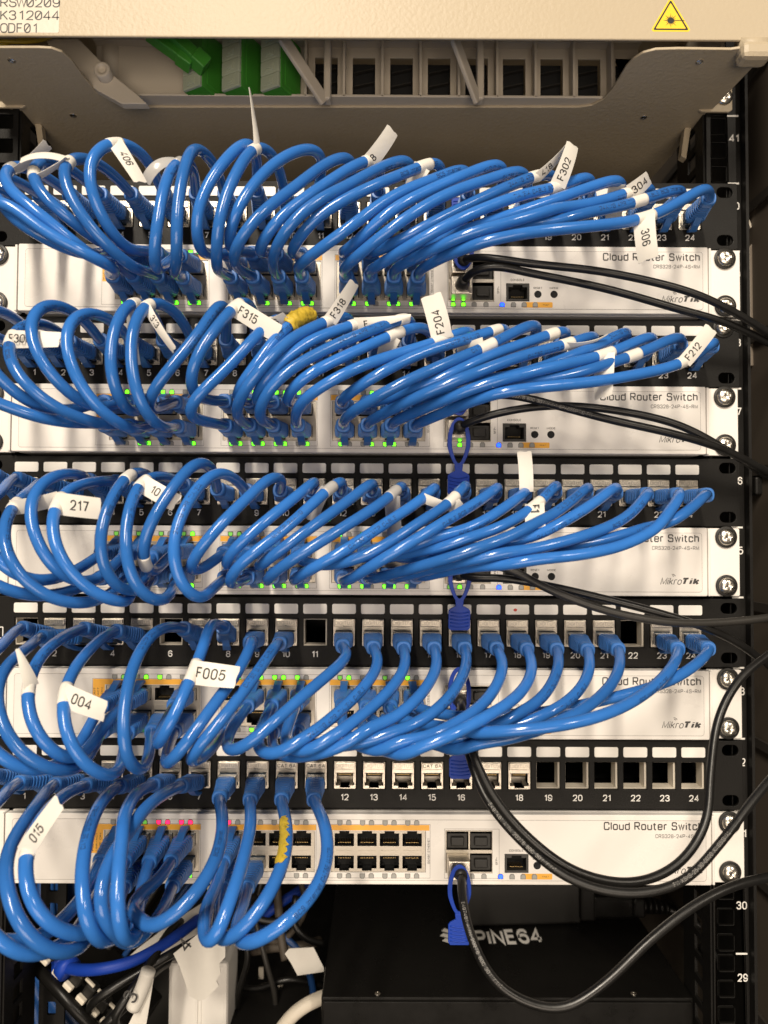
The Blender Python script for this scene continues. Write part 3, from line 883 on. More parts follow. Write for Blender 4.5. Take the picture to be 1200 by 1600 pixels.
# per row: port -> (switch column, upper row?, pixel end of the boot or None, [(px, py, prot) ...])
CABLES = {}
CABLES[1] = {
 1: (0, 0, None, [(-40,285,68),(-62,308,92),(0,315,102),(50,350,100),(100,378,98),(155,408,92),(182,420,78),(170,424,56)]),
 2: (0, 1, None, [(10,275,62),(-25,275,85),(-15,305,100),(30,345,100),(90,388,92),(140,400,75),(152,395,55)]),
 3: (1, 0, None, [(60,268,60),(20,260,82),(2,280,95),(35,315,100),(85,358,97),(140,398,88),(180,416,62)]),
 4: (1, 1, None, [(120,272,58),(75,250,78),(45,262,92),(60,297,98),(110,340,95),(150,375,82),(186,388,58)]),
 5: (2, 0, None, [(165,262,62),(128,243,82),(102,252,95),(100,280,100),(122,330,98),(160,380,94),(205,420,80),(228,424,58)]),
 6: (2, 1, None, [(235,255,60),(205,225,80),(170,220,92),(137,250,99),(134,292,100),(155,345,95),(190,385,82),(222,392,58)]),
 7: (3, 1, None, [(302,258,58),(282,250,76),(255,310,94),(241,385,96),(241,424,88),(258,412,62)]),
 8: (3, 0, None, [(335,255,60),(305,228,78),(287,265,92),(279,340,97),(279,405,92),(272,428,66)]),
 9: (4, 1, None, [(402,240,60),(385,217,78),(340,260,92),(308,330,94),(307,385,88),(330,398,60)]),
 10: (4, 0, None, [(428,240,62),(397,224,80),(365,270,92),(342,350,96),(339,405,88),(343,425,62)]),
 11: (5, 1, None, [(505,238,58),(475,232,70),(400,283,88),(362,340,92),(357,380,82),(372,392,58)]),
 12: (5, 0, None, [(552,244,56),(515,252,70),(467,288,82),(400,340,94),(366,390,92),(372,420,64)]),
 13: (6, 1, None, [(597,252,54),(577,250,66),(500,293,82),(433,343,90),(403,390,84),(414,395,58)]),
 14: (6, 0, None, [(645,246,56),(600,258,70),(567,275,78),(483,325,90),(435,385,88),(425,418,64)]),
 15: (7, 1, None, [(692,250,56),(663,257,66),(573,297,82),(500,333,86),(460,382,82),(458,398,58)]),
 16: (7, 0, None, [(733,260,56),(690,275,68),(600,318,82),(520,372,88),(472,410,76),(464,420,58)]),
 17: (8, 1, None, [(790,254,56),(750,266,66),(690,287,76),(600,335,84),(548,385,78),(534,395,56)]),
 18: (8, 0, None, [(822,266,54),(790,273,66),(700,303,80),(600,363,88),(545,410,76),(536,420,58)]),
 19: (9, 1, None, [(868,271,54),(800,288,70),(717,323,78),(633,372,84),(585,395,72),(573,395,54)]),
 20: (9, 0, None, [(926,273,54),(874,293,68),(800,310,80),(717,343,87),(640,385,86),(590,415,70),(576,422,54)]),
 21: (10, 1, None, [(972,280,54),(900,302,70),(800,334,78),(720,362,80),(655,388,74),(616,396,54)]),
 22: (10, 0, None, [(1016,290,54),(960,308,66),(880,328,80),(800,350,87),(720,374,88),(655,400,78),(615,420,56)]),
 23: (11, 1, None, [(1065,295,54),(1000,312,66),(900,335,78),(800,361,82),(735,378,78),(680,388,64),(652,393,50)]),
 24: (11, 0, None, [(1105,291,52),(1060,316,64),(1010,341,74),(900,356,86),(800,371,90),(730,386,88),(680,408,72),(655,422,54)]),
}
CABLES[2] = {
 1: (0, 0, None, [(-50,510,70),(-90,555,98),(-60,605,105),(0,632,103),(60,655,96),(115,662,82),(148,662,58)]),
 2: (0, 1, None, [(15,492,68),(-25,480,88),(-45,520,105),(-15,575,105),(40,628,96),(95,645,80),(140,632,58)]),
 3: (1, 0, None, [(70,505,64),(35,506,84),(12,538,98),(30,588,104),(80,635,99),(145,660,86),(186,664,60)]),
 4: (1, 1, None, [(122,490,65),(80,470,84),(48,490,98),(49,540,103),(85,598,99),(140,636,84),(184,632,58)]),
 5: (2, 0, None, [(172,497,64),(135,485,84),(106,510,98),(105,552,103),(130,612,100),(170,655,94),(208,672,76),(222,668,56)]),
 6: (2, 1, None, [(240,490,60),(210,466,80),(178,505,96),(168,560,100),(180,618,97),(205,646,82),(224,634,58)]),
 7: (3, 0, None, [(278,490,60),(238,469,80),(206,510,96),(200,570,100),(215,630,98),(240,662,90),(263,668,68)]),
 8: (3, 1, None, [(355,486,58),(342,470,74),(305,525,90),(262,580,94),(230,620,92),(232,640,82),(256,634,58)]),
 9: (4, 1, None, [(396,482,58),(378,466,76),(340,512,90),(305,560,96),(290,602,95),(306,620,80),(334,626,56)]),
 10: (4, 0, None, [(440,496,60),(405,520,84),(345,584,94),(292,632,98),(288,650,92),(312,656,76),(338,662,56)]),
 11: (5, 1, None, [(494,494,56),(472,489,72),(440,520,84),(405,568,90),(370,614,84),(374,626,58)]),
 12: (5, 0, None, [(550,492,56),(510,502,70),(455,528,82),(405,572,92),(370,625,88),(375,656,62)]),
 13: (6, 1, None, [(592,500,54),(545,508,70),(460,545,82),(410,598,88),(398,626,80),(414,632,56)]),
 14: (6, 0, None, [(645,495,56),(605,508,70),(510,547,84),(430,592,92),(402,640,84),(416,660,58)]),
 15: (7, 1, None, [(662,506,54),(600,528,70),(520,562,82),(462,596,88),(446,622,78),(455,630,54)]),
 16: (7, 0, None, [(738,513,54),(680,533,68),(600,560,80),(530,590,88),(474,625,84),(462,656,60)]),
 17: (8, 1, None, [(796,510,54),(767,518,64),(660,550,76),(580,592,84),(537,622,74),(533,630,54)]),
 18: (8, 0, None, [(843,503,56),(760,543,74),(680,578,84),(600,612,88),(550,642,76),(537,658,56)]),
 19: (9, 1, None, [(890,514,54),(840,530,66),(760,558,76),(680,592,82),(605,622,72),(576,632,52)]),
 20: (9, 0, None, [(932,522,54),(885,537,68),(790,567,82),(700,600,89),(620,635,78),(580,656,56)]),
 21: (10, 1, None, [(984,515,54),(930,543,68),(860,568,76),(780,588,80),(690,612,76),(618,632,54)]),
 22: (10, 0, None, [(1020,523,54),(948,553,70),(860,577,82),(780,598,88),(690,628,82),(620,656,56)]),
 23: (11, 1, None, [(1062,524,54),(990,556,70),(900,582,78),(810,600,82),(720,618,76),(655,634,54)]),
 24: (11, 0, None, [(1116,532,52),(1067,567,66),(967,590,78),(867,602,86),(770,618,88),(695,645,70),(658,660,54)]),
}
CABLES[3] = {
 1: (0, 0, (0,748,26), [(-50,772,70),(-80,830,104),(-50,890,110),(0,922,106),(60,934,92),(125,918,64)]),
 2: (0, 1, (36,752,26), [(0,770,62),(-30,805,92),(-20,855,106),(15,895,106),(70,910,92),(130,885,60)]),
 3: (1, 0, (78,757,28), [(50,765,62),(17,795,92),(3,838,106),(18,888,110),(62,930,106),(115,946,96),(170,930,68)]),
 4: (1, 1, (138,750,32), [(125,742,58),(85,741,82),(48,775,99),(50,830,106),(88,893,103),(130,915,90),(172,888,60)]),
 5: (2, 1, (183,754,30), [(145,753,62),(104,766,86),(82,810,102),(95,870,108),(138,925,104),(185,944,94),(222,915,66)]),
 6: (2, 0, (237,750,32), [(226,739,58),(200,744,82),(166,795,100),(153,850,105),(165,903,102),(195,926,92),(224,918,64)]),
 7: (3, 0, (287,757,33), [(262,745,60),(222,752,86),(198,810,103),(199,878,107),(220,930,104),(248,941,95),(268,922,68)]),
 8: (3, 1, None, [(332,732,58),(305,721,78),(262,777,95),(226,840,100),(220,882,95),(238,897,80),(258,876,58)]),
 9: (4, 0, None, [(366,745,58),(337,736,76),(290,785,96),(266,850,104),(276,912,103),(305,943,98),(335,918,70)]),
 10: (4, 1, None, [(443,745,54),(425,741,66),(395,768,82),(345,822,96),(298,874,98),(290,893,90),(315,890,72),(338,874,54)]),
 11: (5, 1, None, [(495,748,54),(470,770,72),(405,822,90),(360,862,92),(352,885,82),(368,876,56)]),
 12: (5, 0, None, [(536,748,54),(513,765,68),(433,832,88),(375,882,94),(358,912,84),(374,910,58)]),
 13: (6, 1, None, [(586,750,52),(550,776,70),(483,824,86),(420,872,90),(402,888,78),(414,876,54)]),
 14: (6, 0, None, [(630,755,52),(606,778,68),(530,826,86),(455,876,92),(418,908,80),(420,906,58)]),
 15: (7, 0, None, [(682,757,52),(662,779,66),(560,843,88),(490,888,90),(460,908,70)]),
 16: (7, 1, None, [(732,752,52),(706,786,68),(650,822,82),(585,860,90),(520,884,86),(468,874,58)]),
 17: (8, 0, None, [(783,757,52),(760,776,66),(690,818,84),(602,868,93),(548,903,80),(535,908,58)]),
 18: (8, 1, None, [(826,764,52),(795,788,68),(720,830,80),(640,858,84),(570,872,74),(538,870,52)]),
 19: (9, 1, None, [(872,752,52),(845,788,68),(790,822,80),(700,850,84),(610,870,72),(576,872,52)]),
 20: (9, 0, None, [(922,757,52),(888,788,68),(815,828,84),(730,862,91),(640,890,80),(580,906,56)]),
 21: (10, 1, None, [(965,757,52),(925,790,70),(860,826,80),(780,850,82),(680,868,72),(620,872,50)]),
 22: (10, 0, None, [(1014,767,52),(985,805,68),(920,838,82),(840,856,90),(750,870,90),(660,892,72),(620,904,54)]),
 23: (11, 0, None, [(1064,768,52),(1052,800,64),(1000,842,78),(920,862,88),(820,874,92),(720,888,80),(660,902,56)]),
 24: (11, 1, None, [(1102,770,50),(1080,796,60),(1030,820,68),(950,842,76),(860,860,80),(760,872,74),(665,873,50)]),
}
CABLES[4] = {
 2: (0, 1, (48,985,24), [(0,1010,66),(-45,1060,100),(-30,1145,118),(15,1195,116),(62,1210,106),(115,1180,82),(145,1125,58)]),
 3: (0, 0, (78,995,26), [(50,1008,62),(12,1042,90),(-8,1090,110),(20,1158,116),(75,1200,112),(120,1200,94),(148,1165,60)]),
 4: (1, 1, (140,985,26), [(90,1003,66),(52,1040,92),(39,1095,109),(58,1152,113),(98,1190,106),(135,1172,84),(172,1122,58)]),
 5: (1, 0, (190,988,26), [(145,1008,64),(112,1048,90),(95,1100,109),(99,1155,116),(138,1208,112),(178,1214,98),(194,1180,66)]),
 7: (2, 0, (292,985,26), [(245,983,64),(213,1027,88),(193,1090,106),(191,1150,113),(204,1200,110),(226,1206,96),(234,1170,64)]),
 8: (3, 1, (350,982,28), [(327,974,58),(318,1008,78),(296,1070,98),(260,1140,109),(246,1166,98),(254,1140,74),(264,1120,56)]),
 9: (3, 0, None, [(395,1000,56),(376,1045,80),(325,1115,102),(272,1180,112),(258,1192,104),(262,1172,70)]),
 10: (4, 0, None, [(432,1005,56),(405,1045,80),(350,1120,102),(302,1182,110),(298,1194,102),(325,1178,72)]),
 12: (5, 1, None, [(543,1025,56),(500,1065,82),(443,1117,100),(400,1157,108),(366,1179,104),(354,1164,88),(364,1132,66),(378,1117,52)]),
 13: (6, 1, None, [(592,1040,60),(550,1095,86),(480,1155,105),(430,1183,108),(402,1176,98),(408,1140,74),(418,1116,54)]),
 14: (7, 1, None, [(634,1045,60),(592,1100,86),(530,1150,103),(478,1178,106),(446,1168,92),(450,1132,64),(458,1113,52)]),
 15: (6, 0, None, [(682,1045,60),(643,1100,86),(575,1145,100),(505,1176,104),(450,1180,92),(426,1165,62)]),
 16: (7, 0, None, [(728,1045,60),(697,1095,84),(635,1135,97),(565,1160,101),(505,1170,90),(467,1162,60)]),
 17: (8, 1, None, [(788,1045,60),(757,1100,84),(692,1145,100),(620,1168,104),(560,1165,92),(538,1140,70),(534,1116,54)]),
 18: (9, 0, None, [(832,1050,60),(797,1100,86),(724,1143,106),(655,1170,110),(600,1174,96),(575,1162,60)]),
 19: (9, 1, None, [(872,1050,58),(835,1100,76),(755,1140,86),(680,1152,86),(610,1140,72),(574,1120,52)]),
 20: (10, 1, None, [(920,1055,58),(876,1105,76),(800,1135,80),(720,1143,76),(650,1132,64),(612,1118,50)]),
 21: (10, 0, None, [(967,1050,58),(924,1100,80),(855,1138,92),(775,1156,95),(690,1162,84),(620,1154,56)]),
 23: (11, 0, None, [(1048,1045,60),(1003,1085,82),(935,1118,100),(855,1137,106),(750,1146,98),(664,1152,60)]),
 24: (11, 1, None, [(1092,1035,50),(1045,1066,60),(965,1092,66),(870,1112,66),(770,1120,62),(662,1112,48)]),
}
CABLES[5] = {
 1: (0, 1, (0,1213,24), [(-50,1250,75),(-90,1320,112),(-80,1410,130),(-30,1465,130),(40,1478,122),(95,1440,100),(138,1385,64)]),
 2: (0, 0, (44,1222,24), [(0,1250,70),(-50,1310,108),(-60,1400,130),(-20,1462,130),(45,1488,122),(100,1475,104),(142,1420,66)]),
 3: (1, 1, (92,1225,28), [(58,1258,70),(20,1315,102),(8,1370,124),(20,1430,133),(55,1477,132),(100,1490,122),(145,1460,98),(180,1385,64)]),
 4: (1, 0, (140,1226,28), [(95,1245,70),(57,1290,98),(38,1350,121),(50,1412,131),(90,1456,127),(135,1464,112),(178,1425,68)]),
 5: (2, 0, (190,1228,30), [(160,1250,68),(140,1300,98),(130,1370,120),(135,1430,129),(155,1470,125),(185,1465,104),(215,1420,66)]),
 6: (2, 1, (240,1226,32), [(208,1246,70),(190,1295,100),(181,1360,121),(182,1430,131),(193,1478,127),(212,1450,102),(222,1388,62)]),
 7: (3, 0, (283,1228,33), [(245,1246,66),(210,1278,88),(172,1340,110),(153,1390,122),(160,1445,125),(190,1470,114),(235,1450,92),(258,1415,62)]),
 8: (3, 1, None, [(347,1268,56),(345,1310,82),(325,1365,104),(280,1423,118),(232,1453,116),(207,1443,106),(212,1408,88),(248,1376,60)]),
 9: (4, 1, None, [(392,1290,62),(376,1360,96),(351,1435,118),(333,1488,122),(322,1468,112),(322,1415,88),(340,1380,60)]),
 10: (4, 0, None, [(446,1285,62),(445,1340,90),(416,1410,112),(377,1458,119),(350,1470,110),(342,1440,80),(344,1415,58)]),
 11: (5, 0, None, [(508,1290,66),(511,1345,90),(487,1405,112),(432,1458,122),(385,1476,116),(368,1455,92),(380,1418,62)]),
}
RAD = {1: 3.05, 2: 3.05, 3: 3.0, 4: 3.05, 5: 3.35}

PATH = {}
ENDS = {}
for row, tab in CABLES.items():
    for k, (c, up, be, mids) in tab.items():
        a = np.array([kx(row, k), -2.0, PPZ[row]+JZ-3.0])
        n0, n1 = mids[0], mids[-1]
        e0 = P(*be) if be else None
        g0 = P(*n0)
        if e0 is None:
            # boot leaves straight out, leaning a little towards where the cable goes
            d = np.array([0, -1.0, 0])+0.35*(g0-a)*np.array([1, 0, 1])/np.linalg.norm(g0-a)
            d /= np.linalg.norm(d)
            e0 = a+d*BOOT_L
        else:
            d = (e0-a)/np.linalg.norm(e0-a); e0 = a+d*BOOT_L
        b = np.array([swx(row, c), -FACE, SWZ[row]+(ZU if up else ZL)])
        g1 = P(*n1)
        d1 = np.array([0, -1.0, 0])+0.45*(g1-b)*np.array([1, 0, 1])/np.linalg.norm(g1-b)
        d1 /= np.linalg.norm(d1)
        e1 = b+d1*BOOT_L
        pts = [a+d*(BOOT_L-8), e0]+[P(*q) for q in mids]+[e1, b+d1*(BOOT_L-8)]
        p = resample(catmull(pts), 2.0)
        p = smooth(p, 26, 5)
        ph = rng.uniform(0, 6.28, 9); u_ = np.linspace(0, 1, len(p)); env = np.sin(PI*u_)**1.5
        p = p+np.stack([sum(np.sin((2+2*j)*PI*u_+ph[3*i+j])/(1+j) for j in range(3)) for i in range(3)], 1)*env[:, None]*np.array([0.8, 0.8, 0.7])
        PATH[(row, k)] = resample(p, 2.4)
        ENDS[(row, k)] = (a, d, b, d1, up)

# push overlapping cables apart
def relax(keys, iters=14):
    for _ in range(iters):
        P_all = np.vstack([PATH[q] for q in keys])
        own = np.concatenate([np.full(len(PATH[q]), i) for i, q in enumerate(keys)])
        kd = kdtree.KDTree(len(P_all))
        for i, q in enumerate(P_all): kd.insert(q, i)
        kd.balance()
        mv = np.zeros_like(P_all); cnt = np.zeros(len(P_all))
        for i, q in enumerate(P_all):
            D = 2*RAD[keys[own[i]][0]]+0.1
            for co, j, dist in kd.find_range(q, D):
                if own[j] == own[i]: continue
                v = q-P_all[j]
                if dist < 1e-4: v = np.array([0, 1e-3, 1e-4]); dist = 1e-3
                v = v+np.array([0, 0.4*math.copysign(1, v[1] if abs(v[1]) > 1e-6 else (own[i]-own[j]))*dist, 0])
                mv[i] += v/np.linalg.norm(v)*(D-dist)*0.5; cnt[i] += 1
        mv[cnt > 0] /= np.sqrt(cnt[cnt > 0])[:, None]
        o = 0
        for q in keys:
            p = PATH[q]; n = len(p); mm = mv[o:o+n].copy(); o += n
            wgt = np.clip(np.minimum(np.arange(n), np.arange(n)[::-1])/8.0, 0, 1)[:, None]
            kk = np.ones(5)/5
            for i in range(3): mm[:, i] = np.convolve(mm[:, i], kk, 'same')
            p = p+mm*wgt*0.9
            p[:, 1] = np.minimum(p[:, 1], -(FACE+3.6))
            PATH[q] = smooth(p, 1, 4)
for rows in ((1,), (2,), (3,), (4, 5)):
    relax([q for q in PATH if q[0] in rows])

VIEW = CAM
def along(p, s_):
    d = np.concatenate([[0], np.cumsum(np.linalg.norm(np.diff(p, axis=0), axis=1))])
    pos = np.stack([np.interp(s_, d, p[:, i]) for i in range(3)], -1)
    e = 0.8
    q1 = np.stack([np.interp(np.clip(np.asarray(s_)+e, 0, d[-1]), d, p[:, i]) for i in range(3)], -1)
    q0 = np.stack([np.interp(np.clip(np.asarray(s_)-e, 0, d[-1]), d, p[:, i]) for i in range(3)], -1)
    t = q1-q0
    t /= np.linalg.norm(t, axis=-1, keepdims=True)+1e-9
    return pos, t, d[-1]

def wrap_text(mb, p, s0, body, h, r, flip=False, ang=0.0, mi=0):
    """printing that runs along the cable, its letters turned to the front side of the jacket"""
    v, f = text_geo(body, h, R=0.16, wt=0.12, xs=0.95, space=1.4)
    s_ = s0-v[:, 0] if flip else s0+v[:, 0]
    L = along(p, np.array([0.0]))[2]
    if s_.min() < 0 or s_.max() > L: return
    pos, t, _ = along(p, s_)
    n = VIEW-pos; n -= t*np.sum(n*t, 1)[:, None]; n /= np.linalg.norm(n, axis=1)[:, None]
    b = np.cross(n, t)
    y = v[:, 1]-h/2
    th = (-y if flip else y)/r+ang
    mb.add(pos+(n*np.cos(th)[:, None]+b*np.sin(th)[:, None])*(r+0.06+v[:, 2:3]), f, mi)

def nearest_s(p, px, py):
    q = proj(p); d = np.linalg.norm(q-np.array([px, py]), axis=1)
    cum = np.concatenate([[0], np.cumsum(np.linalg.norm(np.diff(p, axis=0), axis=1))])
    # among near candidates take the one nearest the viewer
    ok = np.where(d < d.min()+4)[0]
    i = ok[np.argmin(p[ok][:, 1])]
    return cum[i]

def sleeve(p, s0, w_, r):
    pos, _, _ = along(p, np.linspace(s0-w_/2, s0+w_/2, 10))
    mb = MB(); mb.tube(pos, r, 16, caps=True)
    return mb

def paper_flag(root, jacket, p, wrap, tip, w_=11.5, text=None, r=3.2, tilt=0.25, bend=2.0, dp=4.0, band=True, material='paper', th=3.6, point=False, tpos=0.14, toff=0.0):
    """a cable label: a white band round the jacket and its two glued ends standing off as a flag"""
    s0 = nearest_s(p, *wrap)
    pos, t, L = along(p, np.array([s0])); pos, t = pos[0], t[0]
    lab = None
    if band:
        lab = sleeve(p, s0, w_, r+0.22).build('paper_label', material, root)
    if tip is None: return lab
    base = pos.copy()
    tp = P(tip[0], tip[1], -pos[1]+dp)
    Lv = tp-base; ln = np.linalg.norm(Lv); Lv /= ln
    vw = VIEW-base; vw /= np.linalg.norm(vw)
    Wd = np.cross(vw, Lv); Wd /= np.linalg.norm(Wd)
    N = np.cross(Lv, Wd)
    if N @ vw < 0: Wd = -Wd; N = -N
    Wt = Wd*math.cos(tilt)+N*math.sin(tilt); Nt = np.cross(Lv, Wt)
    if Nt @ vw < 0: Nt = -Nt
    st = base+Nt*(r*0.75)
    nx, nw = 14, 5
    w_ = w_*0.94
    tw = 0.55*math.sin(7.3*wrap[0]+2.1*wrap[1]); bend = bend*(1+0.5*math.sin(3.1*wrap[0]))
    def surf(u, q, off):
        """u along 0..1, q across -.5..+.5"""
        c = bend*math.sin(PI*u*0.9)+0.8*math.sin(2.2*PI*u+1)*0.25
        sq = q*w_*(1-(0.8*u if point else 0.0))
        uu_ = max(0.0, u)
        return st+Lv*(ln*u)+Wt*sq*math.cos(tw*uu_)+Nt*(sq*math.sin(tw*uu_)+c*1.0-1.2*(q*2)**2*0.35-u*r*0.5+off)
    mb = MB(); v = []; f = []
    for off in (0.12, -0.12):
        for i in range(nx+1):
            for j in range(nw+1):
                uu = i/nx
                if i == nx: uu += 0.012*math.sin(j*2.1)
                v.append(surf(uu, j/nw-0.5, off))
    K = (nx+1)*(nw+1)
    for i in range(nx):
        for j in range(nw):
            a = i*(nw+1)+j
            f.append((a, a+1, a+nw+2, a+nw+1)); f.append((K+a, K+a+nw+1, K+a+nw+2, K+a+1))
    edge = [i*(nw+1) for i in range(nx+1)]+[nx*(nw+1)+j for j in range(1, nw+1)]+[i*(nw+1)+nw for i in range(nx-1, -1, -1)]+[j for j in range(nw-1, 0, -1)]
    mb.add(v, f, 0, True)
    ev = []; ef = []
    for a, b in zip(edge, edge[1:]+edge[:1]):
        n_ = len(ev); ev += [v[a], v[b], v[K+b], v[K+a]]; ef.append((n_, n_+1, n_+2, n_+3))
    mb.add(ev, ef)
    fl = mb.build('label_flag', material, lab if lab is not None else root)
    if text:
        tv, tf = text_geo(text, th*1.12, 'LEFT', xs=0.86, wt=0.14)
        lo = tpos*ln
        # reads outwards; letter tops point so that (out, up, towards the viewer) is right-handed
        up = np.cross(Nt, Lv); sg = 1.0 if up @ Wt > 0 else -1.0
        mb = MB()
        pts = [surf(min(1.0, (lo+x)/ln), sg*(y-th/2)/w_, 0.20+l+toff) for x, y, l in tv]
        mb.add(pts, tf)
        mb.build('flag_lettering', 'paperin', fl)
    return lab

def orient(d, flip=False):
    d = Vector(d).normalized()
    up = Vector((0, 0, 1))
    x = (-d).cross(up)
    if x.length < 1e-3: x = Vector((1, 0, 0))
    x.normalize()
    z = x.cross(-d)
    y = -d
    R_ = Matrix((x, y, z)).transposed().to_4x4()
    if flip: R_ = R_ @ Matrix.Rotation(PI, 4, 'Y')
    return R_

FLAGTEXT = {(1,6): '406', (1,20): 'F302', (1,19): '418', (1,22): '304', (1,24): '306', (2,3): 'F309', (2,9): 'F315', (2,12): 'F318', (2,16): 'F204', (2,7): '313',
            (3,5): '217', (3,7): '10', (4,5): '004', (4,8): 'F005', (5,4): '015'}
ROWPH = {1: 'top patch panel', 2: 'second patch panel from the top', 3: 'third patch panel from the top', 4: 'fourth patch panel from the top', 5: 'lowest patch panel'}
PRINT = {(1,1): ('BCS Internet CAT5E U/UTP 24AWG', 52), (1,14): ('BCS Internet CAT5E U/UTP', 14), (1,13): ('TIA/EIA CABLE', 14), (1,15): ('BCS Internet CAT5E', 36), (1,17): ('BCS Internet CAT5E U/UTP', 8), (1,20): ('TIA/EIA CABLE BCS', 60), (1,23): ('24AWG 4PR TIA/EIA CABLE BCS Internet', 30),
         (1,18): ('CAT5E U/UTP 24AWG', 20), (2,3): ('BCS Internet CAT5E U/UTP', 48), (2,4): ('24AWG 4PR CABLE', 40), (2,23): ('BCS Internet', 6), (2,18): ('CAT5E U/UTP', 60),
         (3,7): ('U/UTP 24AWG 4PR TIA/EIA CABLE', 42), (3,20): ('TIA/EIA CABLE', 40), (3,19): ('24AWG 4PR TIA/EIA CABLE', 16), (3,22): ('BCS Internet CAT5E', 40), (4,13): ('24AWG 4PR TIA/EIA CABLE', 56), (4,16): ('CAT5E U/UTP 24AWG 4PR TIA', 24), (4,17): ('BCS', 8),
         (4,23): ('BCS Internet CAT5E', 50), (5,2): ('24AWG 4PR TIA/EIA CABLE BCS', 78), (5,11): ('BCS Internet CAT5E U/UTP', 60), (2,21): ('24AWG 4PR', 30), (3,17): ('CABLE BCS Internet', 50), (4,20): ('TIA/EIA CABLE', 44)}
for key in sorted(PATH):
    if key not in PRINT and (key[0]*7+key[1]*5) % 3 == 0:
        PRINT[key] = (('24AWG 4PR TIA/EIA', 'BCS Internet', 'CAT5E U/UTP CABLE', 'U/UTP 24AWG')[(key[0]+key[1]) % 4], 30+(key[1]*13) % 40)
ROOTS = {}; JACKET = {}
for key, p in PATH.items():
    row, k = key
    a, d, b, d1, up = ENDS[key]
    lab = 'blue patch cable from port %d of the %s' % (k, ROWPH[row])
    if key in FLAGTEXT: lab += ', flagged %s' % FLAGTEXT[key]
    if key in ((2, 11), (5, 10)): lab += ', yellow tape'
    t = thing('patch_cable', lab, 'network cable', tuple(a), 'blue patch cables plugged into the patch panels')
    r = RAD[row]
    mb = MB(); mb.tube(p, r, 14)
    j = mb.build('cable_jacket', 'blue', t)
    for (q, dd, fl) in ((a, d, False), (b, d1, bool(up))):
        W = Matrix.Translation(Vector(q)) @ orient(dd, fl)
        bo = link('connector_boot', BOOT, t, W)
        link('latch', LATCH, bo, W)
        link('plug_housing', PLUG, bo, W)
    if key in PRINT:
        mb = MB(); body, s0 = PRINT[key]
        left = proj(p)[min(len(p)-1, int((s0+20)/2.4))][0] < proj(p)[int(s0/2.4)][0]
        v, _ = text_geo(body, 2.3, R=0.16, wt=0.12, xs=0.95, space=1.4); ln = v[:, 0].max()
        wrap_text(mb, p, s0+ln if left else s0, body, 2.3, r, flip=left, ang=0.15+0.5*math.sin(key[0]*3.1+key[1]*1.7))
        if mb.v: mb.build('jacket_lettering', 'ink', j)
    ROOTS[key] = t; JACKET[key] = j

def F(row, k, wrap, tip, **kw):
    key = (row, k)
    paper_flag(ROOTS[key], JACKET[key], PATH[key], wrap, tip, r=RAD[row], **kw)
# row 1
F(1, 3, (20,262), (73,222), w_=6.0, material='clear', bend=3, tilt=0.9)
F(1, 4, (42,262), (104,243), w_=5.5, tilt=0.9, bend=3)
F(1, 5, (108,247), (34,256), w_=6.0, tilt=1.0, bend=2.5)
F(1, 6, (182,222), (220,287), w_=8.5, text='406', th=3.7, tilt=-0.35, tpos=0.30)
F(1, 7, (284,248), (230,288), w_=6.5, material='clear', tilt=0.8, bend=4)
F(1, 10, (400,226), (388,142), w_=5.5, tilt=0.9, bend=0.8, dp=-4)
F(1, 13, (580,250), (612,203), w_=9.5, text='8', th=3.6, tpos=0.05)
F(1, 15, (663,257), (636,318), w_=11, dp=-14, tilt=0.4)
F(1, 19, (838,277), (884,228), w_=6.5, text='418', th=3.4, tilt=0.6, tpos=0.12)
F(1, 20, (874,293), (893,227), w_=9.5, text='F302', th=3.8, tpos=0.13)
F(1, 22, (985,302), (1013,277), w_=10, text='304', th=3.9, tpos=0.1)
F(1, 23, (1000,312), None, w_=9)
F(1, 24, (1008,342), (1014,408), w_=12, text='306', th=4.0, tilt=0.15, tpos=0.36)
F(1, 21, (985,285), (960,342), w_=10, dp=-20, band=False, tilt=0.3)
# row 2
F(2, 3, (18,526), (96,531), w_=9.5, text='F309', th=4.0, tpos=0.05, toff=1.3, tilt=-0.1)
F(2, 6, (213,470), (214,566), w_=6.0, tilt=0.5, dp=-30)
F(2, 7, (236,473), (275,548), w_=5.5, text='313', th=3.3, tilt=0.4, tpos=0.28)
F(2, 9, (368,474), (436,522), w_=10.5, text='F315', th=4.2, tpos=0.14, tilt=0.15)
F(2, 10, (425,504), (448,492), w_=7, text='16', th=3.4, tpos=0.2)
F(2, 12, (516,502), (553,441), w_=8.5, text='F318', th=3.9, tpos=0.11)
F(2, 13, (556,508), (642,492), w_=9, text='F', th=3.8, tpos=0.16, point=True, tilt=0.2)
F(2, 14, (632,500), None, w_=8)
F(2, 15, (622,522), (598,562), w_=11, dp=-12, tilt=0.3)
F(2, 16, (694,531), (672,462), w_=12.5, text='F204', th=4.2, tpos=0.12)
F(2, 17, (775,516), None, w_=8)
F(2, 18, (762,543), (722,556), w_=10.5, dp=-14)
F(2, 19, (868,523), None, w_=8)
F(2, 20, (886,538), (948,519), w_=8.5, point=True, tilt=0.9)
F(2, 22, (948,553), (943,622), w_=12, text='0', th=4.2, tpos=0.2, tilt=0.1)
F(2, 23, (992,556), None, w_=9)
F(2, 24, (1068,566), (1110,513), w_=8.5, text='F212', th=3.6, tpos=0.08, tilt=0.3)
